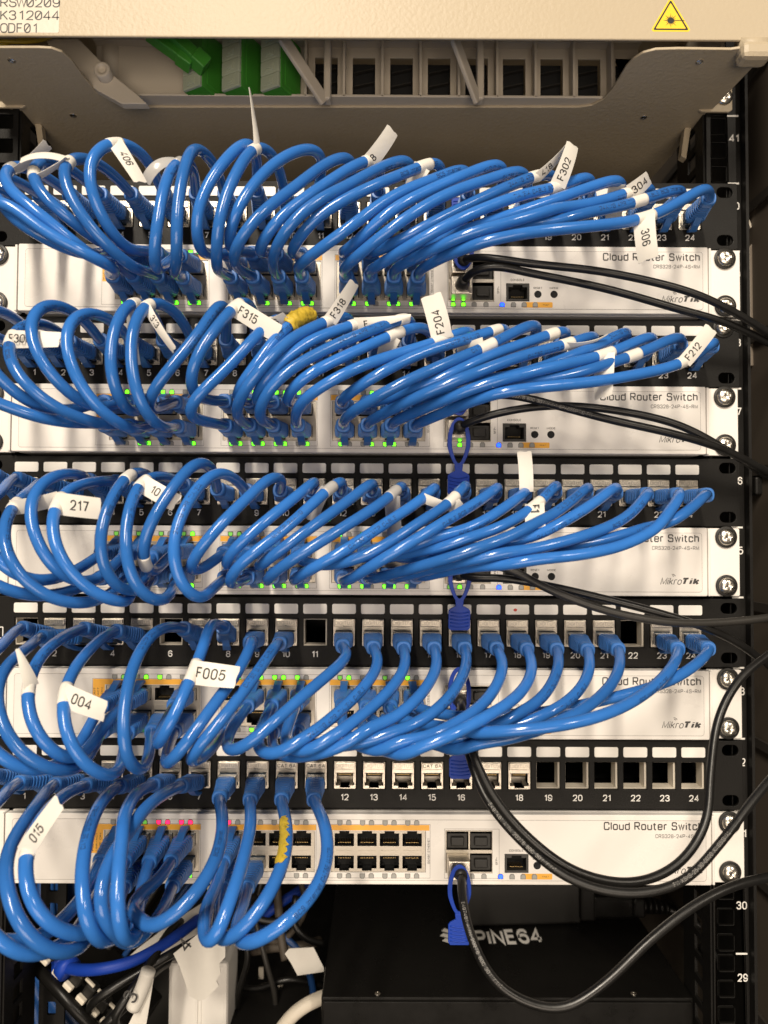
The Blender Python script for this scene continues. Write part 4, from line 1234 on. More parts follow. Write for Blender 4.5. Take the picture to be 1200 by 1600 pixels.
# row 3
F(3, 3, (25,785), (98,775), w_=9, text='   5', th=3.8, tpos=0.42, tilt=0.35)
F(3, 5, (91,780), (160,795), w_=12, text='217', th=4.8, tpos=0.34, tilt=0.1)
F(3, 6, (206,744), None, w_=10)
F(3, 7, (224,753), (278,787), w_=10, text='10', th=4.0, tpos=0.34, tilt=0.1)
F(3, 8, (222,884), None, w_=9)
F(3, 12, (515,764), (490,815), w_=9, dp=-8, tilt=0.8, material='clear')
F(3, 14, (620,768), (618,838), w_=9.5, dp=-18, material='clear', tilt=0.3)
F(3, 15, (668,775), (704,792), w_=6.0, tilt=0.3, band=False)
F(3, 16, (712,782), (722,800), w_=9, dp=-8)
F(3, 18, (836,762), (818,706), w_=8.5, tilt=0.25, band=False, dp=0)
F(3, 19, (846,790), (838,836), w_=11, text='F1', th=4.4, tpos=0.12, toff=0.8, tilt=0.1, dp=10)
# row 4
F(4, 4, (40,1072), (25,1014), w_=9, tilt=0.6, point=True)
F(4, 5, (100,1080), (167,1112), w_=11.5, text='004', th=4.6, tpos=0.26, tilt=0.1)
F(4, 8, (304,1046), (372,1058), w_=12.5, text='F005', th=5.0, tpos=0.12, tilt=0.1)
# row 5
F(5, 4, (43,1325), (96,1250), w_=9.5, text='015', th=4.4, tpos=0.28, tilt=-0.2)

def yellow_tape(key, c, ln, a0, a1, seed, fat=1.3):
    """crumpled yellow tape round part of the jacket"""
    p = PATH[key]; r = RAD[key[0]]
    s0 = nearest_s(p, *c); n = 26; k = 18
    r_ = random.Random(seed)
    pos, t, _ = along(p, np.linspace(s0-ln/2, s0+ln/2, n))
    nn = VIEW-pos; nn -= t*np.sum(nn*t, 1)[:, None]; nn /= np.linalg.norm(nn, axis=1)[:, None]
    b = np.cross(nn, t); v = []; f = []
    for i in range(n):
        e0 = a0+r_.uniform(-.35, .35)*(a1-a0 < 6); e1 = a1+r_.uniform(-.35, .35)*(a1-a0 < 6)
        taper = 0.5 if 0 < i < n-1 else 0.1
        for j in range(k+1):
            th = e0+(e1-e0)*j/k
            rr = r+0.18+taper*r_.uniform(0, fat)
            v.append(pos[i]+(nn[i]*math.cos(th)+b[i]*math.sin(th))*rr+t[i]*r_.uniform(-.4, .4))
    for i in range(n-1):
        for j in range(k):
            a = i*(k+1)+j; f.append((a, a+1, a+k+2, a+k+1))
    mb = MB(); mb.add(v, f, 0, True); mb.build('yellow_tape', 'tapey', ROOTS[key])
yellow_tape((2, 11), (470,491), 23, -PI, PI, 3, 4.6)
yellow_tape((5, 10), (447,1310), 36, -1.5, 0.15, 5, 1.0)

# ------------------------------------------------------------------ black direct-attach cables
def sfp_pos(row, upper): return np.array([SWX[row]+61.1, -FACE, SWZ[row]+(28.2 if upper else 14.9)])
PTAB = {}
def pull_tab_geo():
    mb = MB()
    ring = [(7.0*math.cos(a)*(1 if math.sin(a) > -0.2 else 1-0.35*(-math.sin(a)-0.2)), 16.5*math.sin(a)) for a in np.linspace(0, 2*PI, 40)[:-1]]
    hole = [(x*0.62, z*0.83) for x, z in ring]
    v, f = plate(ring, [hole], -0.65, 0.65, 0.25); mb.add(v, f)
    head = [(-2.6, -15.0), (-2.2, -18.5), (-5.6, -20.5), (-6.6, -22.0), (-6.6, -33.0), (-5.4, -34.8), (5.4, -34.8), (6.6, -33.0), (6.6, -22.0), (5.6, -20.5), (2.2, -18.5), (2.6, -15.0)]
    v, f = plate(head[::-1], (), -0.8, 0.8, 0.3); mb.add(v, f)
    for i in range(5):
        z = -22.5-2.3*i
        mb.tube([(-5.6, -0.75, z), (-2.8, -0.85, z-0.5), (0, -0.9, z-1.0), (2.8, -0.85, z-0.5), (5.6, -0.75, z)], 0.45, 8)
    mb.v = [(x, y, z*0.92) for x, y, z in mb.v]
    return mb.mesh('pull_tab', ['royal'])
PULL = pull_tab_geo()

ringm = MB()
_ring = [(7.0*math.cos(a), 15.2*math.sin(a)) for a in np.linspace(0, 2*PI, 40)[:-1]]
v, f = plate(_ring, [[(x*0.62, z*0.83) for x, z in _ring]], -0.65, 0.65, 0.25); ringm.add(v, f)
RINGTAB = ringm.mesh('pull_tab', ['royal'])

def dac(row, upper, label, pts, r=2.35, material='dac', tab=True, printing=(), tabtilt=0.12, tabshift=(0, 0)):
    o = sfp_pos(row, upper)
    t = thing('uplink_cable', label, 'network cable', tuple(o), 'black uplink cables')
    mb = MB(); mb.box((o[0], -FACE-3.0, o[2]), (13.2, 18.0, 11.2), 0, None, 0.5)
    mb.box((o[0], -FACE-9, o[2]+(4.2 if upper else -4.2)), (9.0, 8, 2.2), 0, None, 0.4)
    con = mb.build('connector_shell', 'metal', t)
    mb = MB(); sg = 1 if upper else -1
    st = o+np.array([0, -11.5, sg*0.0])
    e = st+np.array([0.5, -8, sg*-0.5])
    mb.tube([st, st+(e-st)*0.5, e, e+(e-st)*0.15], [4.4, 4.2, 3.5, 3.1], 18)
    mb.build('strain_relief', 'dplastic', t)
    p = smooth(resample(catmull([st, e]+[P(*q) for q in pts]), 2.0), 14, 3)
    mb = MB(); mb.tube(p, r, 14); j = mb.build('cable_jacket', material, t)
    if tab:
        W = Matrix.Translation((o[0]+tabshift[0], -FACE-17, o[2]+sg*1.0+tabshift[1])) @ Matrix.Rotation(tabtilt*(-sg), 4, 'X')
        if upper: W = W @ Matrix.Rotation(PI, 4, 'Y')
        W = W @ Matrix.Translation((0, 0, -8.0))
        link('pull_tab', RINGTAB if tab == 'ring' else PULL, t, W)
    for (body, s0, flip) in printing:
        mb = MB(); v, _ = text_geo(body, 1.9, R=0.16, wt=0.12, xs=0.95, space=1.4); ln = v[:, 0].max()
        wrap_text(mb, p, s0+ln if flip else s0, body, 1.9, r, flip=flip)
        if mb.v: mb.build('jacket_lettering', 'dacink', j)
    return t
dac(1, True, 'upper black uplink cable leaving the topmost white switch towards the right rail', [(750,402,36),(830,412,40),(950,426,40),(1080,457,38),(1140,484,34),(1200,520,26),(1240,550,10)])
dac(1, False, 'lower black uplink cable leaving the topmost white switch towards the right rail', [(738,424,34),(770,416,38),(830,427,38),(950,452,34),(1060,483,31),(1130,503,28),(1200,535,20),(1240,560,6)], tab=False)
dac(2, True, 'black uplink cable with fine white print from upper slot of the second white switch', [(740,620,32),(800,618,36),(870,634,40),(950,655,40),(1060,680,38),(1130,702,33),(1200,738,24),(1240,760,8)], tab='ring', printing=(('E497461 AWM 20276 80C 30V VW-1 SPACEOPTIC F11', 22, False),))
dac(2, False, 'black uplink cable from lower slot of the second white switch crossing under its neighbour', [(745,655,30),(800,641,34),(870,634,33),(960,641,33),(1060,664,32),(1140,706,28),(1200,745,16)])
dac(3, True, 'dark grey uplink cable curving right to the frame edge below the third white switch', [(740,880,34),(790,887,38),(860,922,42),(940,952,44),(1040,972,42),(1120,973,36),(1200,965,30),(1250,955,20)], material='dacg', tab=False)
dac(3, False, 'black uplink cable sloping down right from lower slot of the third white switch', [(735,903,30),(780,903,33),(850,914,34),(930,932,36),(1020,955,37),(1100,980,36),(1150,1003,32),(1215,1050,22)], tabshift=(0.5, 7))
dac(4, True, 'black uplink cable rising in a loop past the right ear of the fourth white switch', [(722,1110,50),(735,1165,68),(768,1240,76),(825,1308,82),(900,1362,86),(990,1379,86),(1060,1350,82),(1103,1285,74),(1110,1210,66),(1122,1125,58),(1155,1062,50),(1215,1012,40)], tab='ring', tabshift=(0, -4),
    printing=())
dac(4, False, 'black white-printed uplink cable looping below the fourth white switch and running off right', [(724,1140,46),(733,1180,62),(758,1245,74),(812,1312,82),(890,1373,92),(980,1396,96),(1065,1378,94),(1125,1318,86),(1175,1252,76),(1215,1205,66)], tabtilt=0.05, tabshift=(0.5, 8),
    printing=(('E497461 AWM 20276 80C 30V VW-1', 74, False), ('F11 KSHS-25-30-0020 KINGSIGNAL', 178, False)))
dac(5, False, 'black white-printed uplink cable from the lowest white switch sagging before the black box', [(722,1400,40),(735,1460,56),(770,1530,66),(820,1565,70),(880,1575,72),(940,1540,70),(1020,1465,64),(1090,1412,58),(1150,1383,52),(1215,1368,44)], r=2.6, material='dac', tabtilt=0.02, tabshift=(-0.5, 0),
    printing=(('E497461 AWM 20276 80C 30V VW-1', 28, False),))

def cord(name, label, cat, pts, r, m_, group=None, part='cord'):
    pts = [P(*q) for q in pts]
    t = thing(name, label, cat, tuple(pts[0]), group)
    mb = MB(); mb.tube(smooth(resample(catmull(pts), 2.5), 6, 2), r, 14); mb.build(part, m_, t)
    return t
# ------------------------------------------------------------------ fibre distribution panel at the top
t = thing('fibre_distributor', 'beige fibre distribution panel with open tray above the top patch panel', 'fibre panel', (13, -20, 491))
ZT = 491.0
px = [(-60,76),(0,75),(60,75),(80,76),(97,82),(112,95),(130,120),(150,144),(172,158),(195,165),(215,168),(905,168),(925,165),(942,156),(955,142),(966,125),(978,105),(990,92),(1005,83),(1025,78),(1060,77),(1142,78)]
out = [tuple(PZ(x, y, ZT)[:2]) for x, y in px]
out += [(214, -61), (229, -52), (229.6, -44), (225, 0), (219.6, 88), (219.6, 260), (-224, 260), (-224, 58), (-229, 0), (-234, -50)]
v, f = plate(out, (), 0, 1.6, 0.4)
mb = MB(); mb.add([(x, z, ZT-0.0-y) for x, y, z in v], f)
tray = mb.build('tray', 'odf', t)
for (x, y) in ((18, 94), (114, 180), (1093, 96), (1006, 183)):
    q = PZ(x, y, ZT)
    s_ = link('small_screw', SCREW_S, tray, Matrix.Translation((q[0], q[1], ZT-0.1)) @ Matrix.Rotation(PI/2, 4, 'X'))
# lid
mb = MB()
mb.box((3, -61.2, 546), (478, 1.8, 102), 0, None, 0.7)
lid = mb.build('lid', 'odf', t)
mb = MB(); mb.box((0, 60, 560), (440, 110, 2)); mb.box((-222, 20, 527), (2, 150, 70)); mb.box((219, 30, 527), (2, 120, 70)); mb.box((0, 118, 527), (440, 2, 70)); mb.build('housing', 'odfin', t)
# sticker with the rack name
mb = MB(); v, f = plate(rrect(-228, 496.8, -168.6, 530, 1), (), 62.05, 62.2); mb.add(v, f); st = mb.build('name_sticker', 'sticker', lid)
mb = MB()
for txt, y in (('PRSWØ2Ø9', 11), ('PK312Ø44', 31), ('PODFØ1', 51)):
    q = P(88, y, 62.3)
    v, f = text_geo(txt, 5.6, 'LEFT', space=1.12)
    q0 = P(0, y, 62.3)
    put_text(mb, txt[1:], P({'PRSWØ2Ø9': 0, 'PK312Ø44': 0, 'PODFØ1': 0}[txt], y, 62.3)[0], q0[2], 62.3, 5.5, 'LEFT', width={'PRSWØ2Ø9': 33.5, 'PK312Ø44': 33, 'PODFØ1': 20.5}[txt], space=1.15, wt=0.11, mono=True)
mb.build('sticker_lettering', 'greyp', st)
# laser warning
def rtri(cx, cz, R_, rr, n=5):
    o = []
    for i in range(3):
        a = PI/2+i*2*PI/3
        px_, pz_ = cx+(R_-2*rr)*math.cos(a), cz+(R_-2*rr)*math.sin(a)
        for k in range(n+1):
            b_ = a-PI/3+2*PI/3*k/n
            o.append((px_+rr*math.cos(b_), pz_+rr*math.sin(b_)))
    return o
LX, LZ = 174.7, 506.4
mb = MB(); v, f = plate(rtri(LX, LZ, 13.4, 1.2), (), 62.05, 62.15); mb.add(v, f); ws = mb.build('laser_sign', 'yellow', lid)
mb = MB()
v, f = plate(rtri(LX, LZ, 11.6, 0.5), [rtri(LX, LZ, 9.9, 0.3)], 62.12, 62.24); mb.add(v, f)
star = []
for i in range(32):
    a = 2*PI*i/32; rr = (4.2 if i % 4 == 0 else 3.0) if i % 2 == 0 else 1.5
    star.append((LX+rr*math.cos(a), LZ-0.3+rr*math.sin(a)))
v, f = plate(star, (), 62.12, 62.24); mb.add(v, f)
mb.box((LX+4, -62.2, LZ-0.3), (7.2, 0.1, 0.35))
mb.build('laser_symbol', 'paperin', ws)
# hinge and bracket
mb = MB(); mb.box((223, -58, 489.5), (17, 12, 10), 0, None, 3.0); mb.tube([(214, -58, 494), (233, -58, 494)], 5.0, 20); mb.build('hinge', 'odf', t)
mb = MB(); mb.box((232, -60.0, 530), (10, 3, 60), 0, None, 0.8); mb.build('lid_side', 'odf', t)
for sx in (1, -1):
    mb = MB()
    v, f = plate([(sx*216, 491.2), (sx*218.5, 489.6), (sx*236, 489.6), (sx*238, 491), (sx*238, 530), (sx*214, 530), (sx*212, 506)], (), -0.2, 1.6, 0.3); mb.add(v, f)
    v, f = plate([(sx*222, 497), (sx*216, 490.2), (sx*213.6, 472), (sx*217, 470), (sx*220, 489)], (), -26, -20, 0.3)
    mb.add([(x, y+0.0, z) for x, y, z in v], f)
    br = mb.build('mounting_ear', 'odf', t)
    add_screw(br, sx*232.6, 499, 1.8, washer=False)
# adapter plate with a row of cells
x0 = -139.0; pitch = 24.25
mb = MB(); hs = []
cells = [-105.0+pitch*i for i in range(12)]
for i, x in enumerate(cells):
    if i >= 3: hs.append(rrect(x+1.5, 496.5, x+16.0, 524.5))
v, f = plate(rrect(-172, 492.6, 178, 533), hs, -1.2, 0.2, 0.2); mb.add(v, f)
for i, x in enumerate(cells):
    mb.box((x-3.6, -5.0, 512.5), (1.8, 11, 39.5), 0, None, 0.4)
mb.box((3, -5.0, 493.4), (350, 11, 1.6), 0, None, 0.4)
mb.box((3, -3.0, 531.8), (350, 7, 1.6), 0, None, 0.4)
ap = mb.build('adapter_plate', 'odfin', t)
def tilted(x, ang): return Matrix.Translation((x, 0, 512)) @ Matrix.Rotation(ang, 4, 'Z')
for i, x in enumerate(cells):
    if i < 3:
        mb = MB(); mb.box((0, -8.5, -0.8), (15, 21, 36.5), 0, None, 0.5); mb.box((7.6, -9, -0.8), (0.5, 12, 30), 0, None, 0.2)
        ad = mb.build('fibre_adapter', 'green', ap, tilted(x+9.2, -0.50))
        if i > 0 or True:
            for j, dz in enumerate((12.8, 3.6, -5.6, -14.8)):
                if i == 0 and dz > 0: continue
                mb = MB(); mb.box((0, -19.8, dz), (14.0, 2.6, 8.9), 0, None, 0.6); mb.box((0, -21.3, dz-.4), (6.4, 0.8, 4.8), 0, None, 0.3); mb.box((0, -21.9, dz-.4), (3.2, 0.6, 2.2), 0, None, 0.2)
                mb.build('dust_cap', 'cap', ad, tilted(x+9.2, -0.50))
    else:
        mb = MB()
        mb.box((x+8.7, 8, 510.5), (15.5, 1, 29)); mb.box((x+0.9, 4.5, 510.5), (0.8, 7.5, 29))
        mb.build('open_slot', 'dark', ap)
        mb = MB()
        for dz in (7, -2, -11): mb.box((0, 0, 0), (13, 2.2, 0.7), 0, Matrix.Translation((x+8.7, 4, 511+dz)) @ Matrix.Rotation(0.22, 4, 'Y') @ Matrix.Rotation(-0.22*2, 4, 'Y'))
        mb.build('slot_shutter', 'dacg', ap)
# guide fins
for a, b in (((441,58),(508,160)), ((709,58),(747,160))):
    p0, p1 = P(a[0], a[1], 34), P(b[0], b[1], 14)
    mb = MB(); d = Vector(p1-p0); L_ = d.length
    R_ = d.to_track_quat('Z', 'Y').to_matrix().to_4x4()
    mb.box((0, 0, 0), (3.0, 8, L_), 0, Matrix.Translation((p0+p1)/2) @ R_, 0.9)
    mb.build('guide_fin', 'odfin', t)
for q in ((510,66), (748,66)):
    p0, p1 = P(q[0]+2, q[1], 12), P(q[0]+2, 160, 12)
    mb = MB(); c = (p0+p1)/2; mb.box(tuple(c), (4.4, 8, p0[2]-p1[2]), 0, None, 1.2); mb.build('guide_post', 'odfin', t)
# swing arm at the left
mb = MB()
aL = [P(x, y, 20) for x, y in ((70,60),(122,60),(160,98),(178,118),(213,146),(230,162),(190,162),(150,140),(112,108),(85,85))]
v, f = plate([(q[0], q[2]) for q in aL][::-1], (), 14, 20, 0.6); mb.add(v, f)
q = P(163, 115, 22); mb.lathe([(5.0, 20), (5.0, 26), (4.4, 26.6), (2.6, 26.6), (2.5, 25), (1.2, 25)], 28, 0, (q[0], 0, q[2]))
mb.build('swing_arm', 'odfin', t)
mb = MB(); q = P(165, 85, 8); mb.tube([(q[0], 4, 545), (q[0], 4, 505)], 7, 20); mb.build('arm_pivot', 'odfin', t)
# green fibre plugs hanging into the first adapter
for k_, (a, b) in enumerate((((232,50),(290,92)), ((262,50),(312,96)))):
    p0, p1 = P(a[0], a[1], 34), P(b[0], b[1], 26)
    c = thing('fibre_plug', ['front green fibre plug in the first green adapter of the open tray', 'rear green fibre plug close beside the first green adapter of the open tray'][k_], 'fibre plug', tuple(p1), 'green fibre plugs in the tray')
    R_ = Vector(p1-p0).to_track_quat('Z', 'Y').to_matrix().to_4x4()
    mb = MB(); mb.box((0, 0, 0), (8.6, 7.4, float(np.linalg.norm(p1-p0))), 0, Matrix.Translation((p0+p1)/2) @ R_, 0.8); mb.build('plug_body', 'green', c)
    mb = MB(); mb.box((0, 0, 0), (10.5, 9.0, 9.5), 0, Matrix.Translation(p1) @ R_, 0.8); mb.build('plug_shell', 'green', c)
    mb = MB(); mb.tube([p0, p0+np.array([-14, 6, 10]), p0+np.array([-30, 16, 26])], 1.5, 10); mb.build('fibre_tail', 'tapey', c)

for i, pts in enumerate(([(-60,68,40),(-10,64,38),(40,66,34),(75,60,26),(110,40,20)], [(-60,60,30),(0,70,34),(30,62,30),(60,56,20),(90,30,14)])):
    cord('fibre_pigtail', ('front yellow fibre pigtail at the left end of the open tray', 'rear yellow fibre pigtail at the left end of the open tray')[i], 'fibre', pts, 1.1, 'tapey', 'yellow fibres in the tray', 'fibre_jacket')

# ------------------------------------------------------------------ below the lowest switch
ZS = -88.8
t = thing('black_server', 'matt black metal box with PINE64 printed on top, under the lowest switch', 'server box', (98, 30, -130))
mb = MB(); mb.box((98, 30+170, -110), (246, 340, 42.4), 0, None, 0.8); mb.build('case', 'black2', t)
mb = MB(); mb.box((98, 29.2, -110.6), (243.5, 1.6, 39.5), 0, None, 0.6); mb.build('front_lip', 'black2', t)
mb = MB()
def top_text(mb, body, p0, p1, h):
    v, f = text_geo(body, h, 'LEFT', wt=0.2, xs=1.2)
    k = (p1[0]-p0[0])/(v[:, 0].max())
    sl = (p1[1]-p0[1])/(p1[0]-p0[0])
    mb.add([(p0[0]+a*k, p0[1]+b+sl*a*k, ZS+0.15+l) for a, b, l in v], f)
top_text(mb, 'PINE64', PZ(744, 1478, ZS), PZ(849, 1474, ZS), 21)
c0 = PZ(710, 1466, ZS)
for i, (dx, dy, L_) in enumerate(((-3, -6, 11), (2, -3, 13), (-4, 1, 12), (3, 4, 12), (-3, 8, 10), (2, 11, 8))):
    s_ = 1 if dx > 0 else -1
    mb.add([(c0[0]+dx*.3, c0[1]+dy-3, ZS+.15), (c0[0]+dx*.3+s_*L_*.8, c0[1]+dy+2, ZS+.15), (c0[0]+dx*.3+s_*L_*.55, c0[1]+dy+6, ZS+.15), (c0[0]+dx*.3, c0[1]+dy+2.5, ZS+.15)], [(0, 1, 2, 3)])
mb.build('lettering', 'whitep', t)
for q in (PZ(590, 1553, ZS), PZ(990, 1553, ZS)): link('case_screw', SCREW_S, t, Matrix.Translation((q[0], q[1], ZS+0.1)) @ Matrix.Rotation(-PI/2, 4, 'X'))
t = thing('power_brick', 'dark grey power adapter lying on the black box', 'power adapter', (130, 160, ZS))
mb = MB(); mb.box((0, 0, 0), (96, 66, 33), 0, Matrix.Translation((122, 152, ZS+17)) @ Matrix.Rotation(0.06, 4, 'Z'), 2.0); mb.build('case', 'dplastic', t)
mb = MB(); mb.box((176, 132, ZS+17.5), (12, 30, 26), 0, None, 2); mb.build('inlet_rim', 'black', t)
t = thing('power_plug', 'black moulded plug with cord pushed into the power adapter', 'plug', (190, 130, -72))
mb = MB(); mb.box((196, 128, -74), (34, 22, 18), 0, None, 3)
mb.box((217, 128, -75.5), (10, 17, 15), 0, None, 2)
for i in range(5): mb.tube([(221+4.6*i, 128, -76-0.6*i), (224+4.6*i, 128, -76.3-0.6*i)], 6.8-0.5*i, 16)
mb.build('plug_body', 'black2', t)
mb = MB(); mb.tube(smooth(resample(catmull([(240, 128, -78.5), (252, 126, -82), (275, 120, -96), (300, 112, -120), (330, 100, -140)]), 3), 4), 3.6, 12); mb.build('cord', 'dac', t)
t = thing('mains_cable', 'black round cord crossing behind the numbered rail at the lower right edge', 'cord', tuple(P(1150, 1505, -30)))
mb = MB(); mb.tube(smooth(resample(catmull([P(1095, 1480, -60), P(1125, 1497, -50), P(1165, 1515, -40), P(1230, 1555, -30)]), 3), 3), 4.2, 12); mb.build('cord', 'dac', t)

# power strip, running diagonally away at the lower left
p0, p1 = P(46, 1482, -62), P(190, 1632, -40)
d = p1-p0; L_ = np.linalg.norm(d)
R_ = Vector(d).to_track_quat('X', 'Z').to_matrix().to_4x4()
t = thing('power_strip', 'black power strip with ivory outlet edges running diagonally at the lower left', 'power strip', tuple(p0))
W = Matrix.Translation(p0) @ R_
mb = MB(); mb.box((L_/2, 20, 0), (L_, 40, 24), 0, W, 2); mb.build('case', 'black2', t)
mb = MB(); mb.tube([P(38, 1490, -52), P(170, 1632, -30)], 4.2, 16); mb.build('edge_rail', 'black2', t)
for x, y in ((70,1500),(90,1521),(107,1541),(127,1561),(147,1581),(164,1598)):
    q = P(x, y, -40)
    mb = MB(); mb.box((0, 0, 0), (7.2, 4, 3.6), 0, Matrix.Translation(q) @ R_, 0.8); mb.build('outlet_edge', 'ivory', t)
    q = P(x+15, y-14, -44)
    mb = MB(); mb.box((0, 0, 0), (8.4, 7, 11), 0, Matrix.Translation(q) @ R_, 1.8); mb.build('outlet', 'dplastic', t)
for x, y in ((122,1517),(141,1535),(160,1553),(178,1574)):
    q = P(x, y, -38)
    mb = MB(); mb.box((0, 0, 0), (8, 2, 1.8), 0, Matrix.Translation(q) @ R_, 0.5); mb.build('outlet_rib', 'ivory', t)
cord('mains_cable', 'black power cord from the strip running up to the number 4 paper tag', 'cord', [(140,1580,-45),(150,1562,-25),(200,1530,-30),(265,1492,-40),(330,1455,-60),(400,1400,-90)], 3.0, 'dac', 'black cords from the power strip')
cord('mains_cable', 'black power cord from the strip passing through the number 3 paper tag', 'cord', [(190,1620,-20),(178,1590,-10),(205,1550,-15),(232,1510,-30),(262,1460,-50),(300,1425,-80),(360,1390,-110)], 3.0, 'dac', 'black cords from the power strip')
cord('mains_cable', 'lowest black power cord plugged into the power strip', 'cord', [(150,1625,-30),(165,1600,-10),(196,1572,-15),(225,1535,-35),(255,1508,-60),(300,1490,-90)], 3.2, 'dac', 'black cords from the power strip')
t = cord('thick_cable', 'thick royal blue cable crossing diagonally in front of the power strip', 'cable', [(86,1498,-62),(104,1512,-40),(150,1515,-25),(205,1503,-30),(262,1472,-45),(330,1422,-75),(420,1365,-120)], 3.7, 'royal', part='cable_jacket')
q = P(96, 1506, -52); mb = MB(); mb.box(tuple(q), (10, 14, 16), 0, None, 3); mb.build('plug', 'royal', t)
mb = MB(); q = P(104, 1512, -42); mb.tube([q-np.array([2, -1, -2]), q+np.array([3, -2, -1])], 8.0, 18); mb.build('plug_collar', 'royal', t)

t = thing('cable_trunking', 'white plastic cable trunking standing upright behind the number 4 tag', 'trunking', (-114, 75, -200))
mb = MB(); mb.box((-114.5, 82, -150), (42, 40, 130), 0, None, 3); mb.box((-114.5, 61.2, -150), (1.0, 1.2, 126)); mb.box((-112, 61.6, -150), (1.2, .8, 126)); mb.build('trunk_cover', 'strip', t)
def tag(name, label, pxs, prot, txt=None, tq=None, h=6, rot=0.0, xs=1.0):
    pts = [P(x, y, prot) for x, y in pxs]
    t = thing(name, label, 'paper tag', tuple(pts[0]), 'paper tags below the lowest switch')
    q = [(a[0], a[2]) for a in pts]
    area_ = sum(q[i][0]*q[(i+1) % len(q)][1]-q[(i+1) % len(q)][0]*q[i][1] for i in range(len(q)))
    if area_ < 0: q = q[::-1]
    v, f = plate(q, (), prot-0.3, prot+0.3); mb = MB(); mb.add(v, f)
    sh = mb.build('tag_sheet', 'paper', t)
    if txt:
        c = P(tq[0], tq[1], prot+0.4); mb = MB(); put_text(mb, txt, c[0], c[2], prot+0.45, h, 'CENTER', rot=rot, xs=xs); mb.build('tag_lettering', 'greyp', sh)
    return t
tag('paper_tag', 'torn white paper tag with a handwritten 4', [(271,1490),(318,1452),(352,1440),(352,1495),(343,1505),(345,1520),(338,1532),(342,1540),(330,1552),(322,1560),(312,1564),(296,1556),(288,1530),(280,1508)], -26, '4', (297,1484), 9.5, rot=0.9)
tag('paper_tag', 'plain white paper sheet behind the thick royal blue cable', [(196,1500),(215,1482),(270,1440),(330,1402),(322,1385),(352,1380),(352,1438),(318,1452),(270,1492),(245,1515),(240,1500),(252,1478)], -66)
tag('paper_tag', 'white paper tag lying in the dark left of the black box', [(445,1490),(452,1482),(490,1480),(506,1512),(506,1518),(465,1524),(455,1505)], -70)
t = thing('paper_tag', 'rolled white paper tag with a handwritten 3 around a cord', 'paper tag', tuple(P(230, 1525, -8)), 'paper tags below the lowest switch')
q = [P(x, y, -6) for x, y in ((232,1516),(222,1545),(208,1575))]
mb = MB(); mb.tube(resample(catmull(q), 2), 4.6, 18); sh = mb.build('tag_sheet', 'paper', t)
v, f = plate([(P(x, y, -8)[0], P(x, y, -8)[2]) for x, y in ((236,1520),(226,1550),(200,1602),(198,1640),(222,1640),(232,1580),(240,1530))], (), -8.4, -7.8); mb = MB(); mb.add(v, f); mb.build('tag_tail', 'paper', t)
c = P(214, 1562, 0); mb = MB(); put_text(mb, '3', c[0], c[2], 0.2, 9, 'CENTER', rot=1.1); mb.build('tag_lettering', 'greyp', sh)

cord('white_cable', 'white cable rising to the left end of the black box', 'cable', [(420,1640,-50),(445,1600,-45),(470,1575,-45),(510,1556,-55),(560,1545,-90)], 4.6, 'ivory', part='cable_jacket')
cord('beige_cable', 'upper thin beige cable hanging in the dark behind the looped blue cables', 'cable', [(432,1380,-110),(436,1430,-105),(440,1470,-100),(446,1500,-95)], 3.2, 'sidel', 'beige cables in the dark', 'cable_jacket')
cord('beige_cable', 'thin beige cable lying level left of the black box', 'cable', [(395,1486,-110),(430,1480,-105),(470,1478,-105),(500,1470,-120)], 3.4, 'sidel', 'beige cables in the dark', 'cable_jacket')
cord('dark_blue_cable', 'dark blue cable slanting in the dark behind the lowest looped cables', 'cable', [(360,1470,-120),(400,1440,-115),(440,1410,-115),(500,1370,-130)], 3.6, 'royal', None, 'cable_jacket')
cord('black_lead', 'thin black cord curling beside the hanging white tag', 'cord', [(462,1400,-95),(458,1440,-92),(475,1465,-90),(505,1475,-95)], 2.4, 'dac', None)

# blue cables running down behind the left rail
for i, (x, y0, y1, pr, r_) in enumerate(((66,1360,1470,-130,3.4), (80,1360,1478,-138,3.4), (95,1360,1460,-126,3.4), (107,1360,1472,-140,3.4), (118,1360,1455,-128,3.4))):
    cord('hanging_cable', 'shaded blue cable hanging behind the lowest switch, %s from the left' % ('first', 'second', 'third', 'fourth', 'fifth')[i], 'network cable',
         [(x-2, y0, pr), (x, (y0+y1)/2, pr+3), (x+8, y1, pr-4), (x+26, y1+60, pr-20)], r_, 'dimblue', 'dark blue cables hanging behind the lowest switch', 'cable_jacket')
for i, (a, b, c) in enumerate((((50,1530),(75,1580),(110,1650)), ((62,1525),(92,1575),(140,1650)), ((76,1530),(108,1580),(160,1650)), ((52,1570),(66,1610),(88,1660)))):
    cord('under_strip_cable', 'blue cable passing under the power strip, %s of four from the left' % ('second', 'third', 'fourth', 'first')[i], 'network cable',
         [(a[0]-10, a[1]-50, -150), (a[0], a[1], -132), (b[0], b[1], -128), (c[0], c[1], -130)], 5.0, 'dimblue', 'blue cables under the power strip', 'cable_jacket')

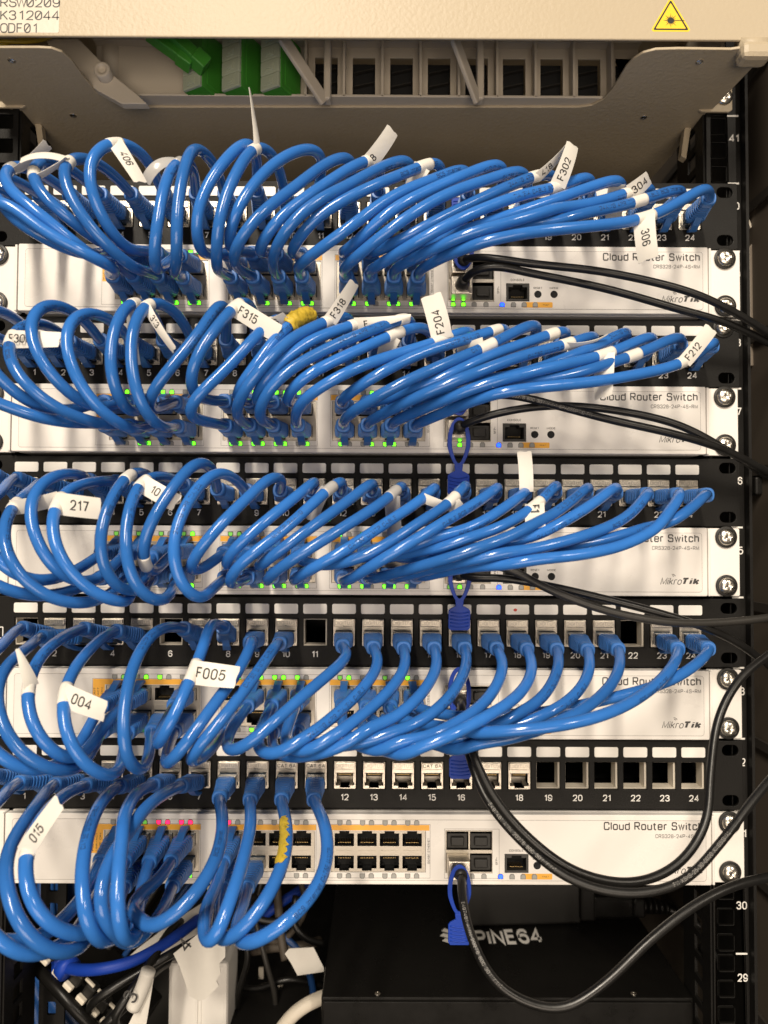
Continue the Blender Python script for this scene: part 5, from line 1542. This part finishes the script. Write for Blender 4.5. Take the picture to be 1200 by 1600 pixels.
for i, (pts, r_, m_, lb) in enumerate((
    ([(380,1375,-95),(372,1430,-88),(388,1490,-85),(372,1560,-90),(380,1640,-95)], 2.2, 'dac', 'thin black lead hanging right of the white trunking'),
    ([(410,1372,-100),(398,1420,-96),(415,1500,-92),(430,1560,-96),(428,1640,-100)], 2.0, 'dacg', 'thin dark grey lead hanging left of the white tag'),
    ([(345,1380,-92),(370,1415,-84),(420,1440,-84),(470,1425,-90),(500,1390,-105)], 2.3, 'dac', 'thin black lead sagging under the lowest switch'),
    ([(250,1378,-100),(215,1430,-92),(180,1470,-86),(150,1500,-84),(110,1540,-90)], 2.4, 'dacg', 'dark grey lead falling towards the power strip'),
    ([(300,1375,-105),(262,1425,-96),(205,1478,-90),(170,1540,-88),(150,1640,-92)], 2.0, 'dimblue', 'thin navy lead falling behind the number 3 tag'),
    ([(390,1450,-110),(430,1455,-104),(470,1490,-102),(490,1560,-106),(470,1640,-110)], 2.6, 'dimblue', 'navy lead curving down left of the black box'),
    ([(360,1540,-110),(400,1545,-106),(450,1530,-104),(505,1540,-112)], 2.2, 'dac', 'thin black lead lying level near the bottom edge'),
    ([(470,1378,-112),(478,1420,-106),(462,1450,-102),(440,1470,-104),(400,1468,-110)], 2.2, 'sidel', 'brown lead looped above the white tag'))):
    cord('thin_lead', lb, 'cable', pts, r_, m_, 'thin leads in the dark below the lowest switch', 'lead_jacket')
for i, (x, y) in enumerate(((438,1548), (452,1570), (408,1520))):
    q = P(x, y, -118); mb = MB(); mb.box(tuple(q), (4, 2, 9), 0, None, 0.5)
    o = mb.build('status_tab', 'ivory'); o['label'] = ('small ivory tab in the dark left of the white cable, middle one', 'lowest small ivory tab in the dark beside the white cable', 'leftmost small ivory tab in the dark right of the trunking')[i]; o['category'] = 'tab'; o['group'] = 'ivory tabs in the dark'

# rear post seen at the lower left
t = thing('slotted_post', 'black slotted post at the lower left beside the power strip', 'post', (-225, 60, -200))
v, f = plate(rrect(-225, -215, -207, -2), [rrect(-219, z, -213, z+9, 1) for z in range(-205, -10, 17)], -62, -60); mb = MB(); mb.add(v, f)
mb.build('post_face', 'black', t)
t = thing('shelf', 'black shelf under the black box', 'shelf', (10, 200, -134))
mb = MB(); mb.box((60, 220, -136), (330, 400, 3), 0, None, 0.6); mb.build('shelf_sheet', 'black', t)
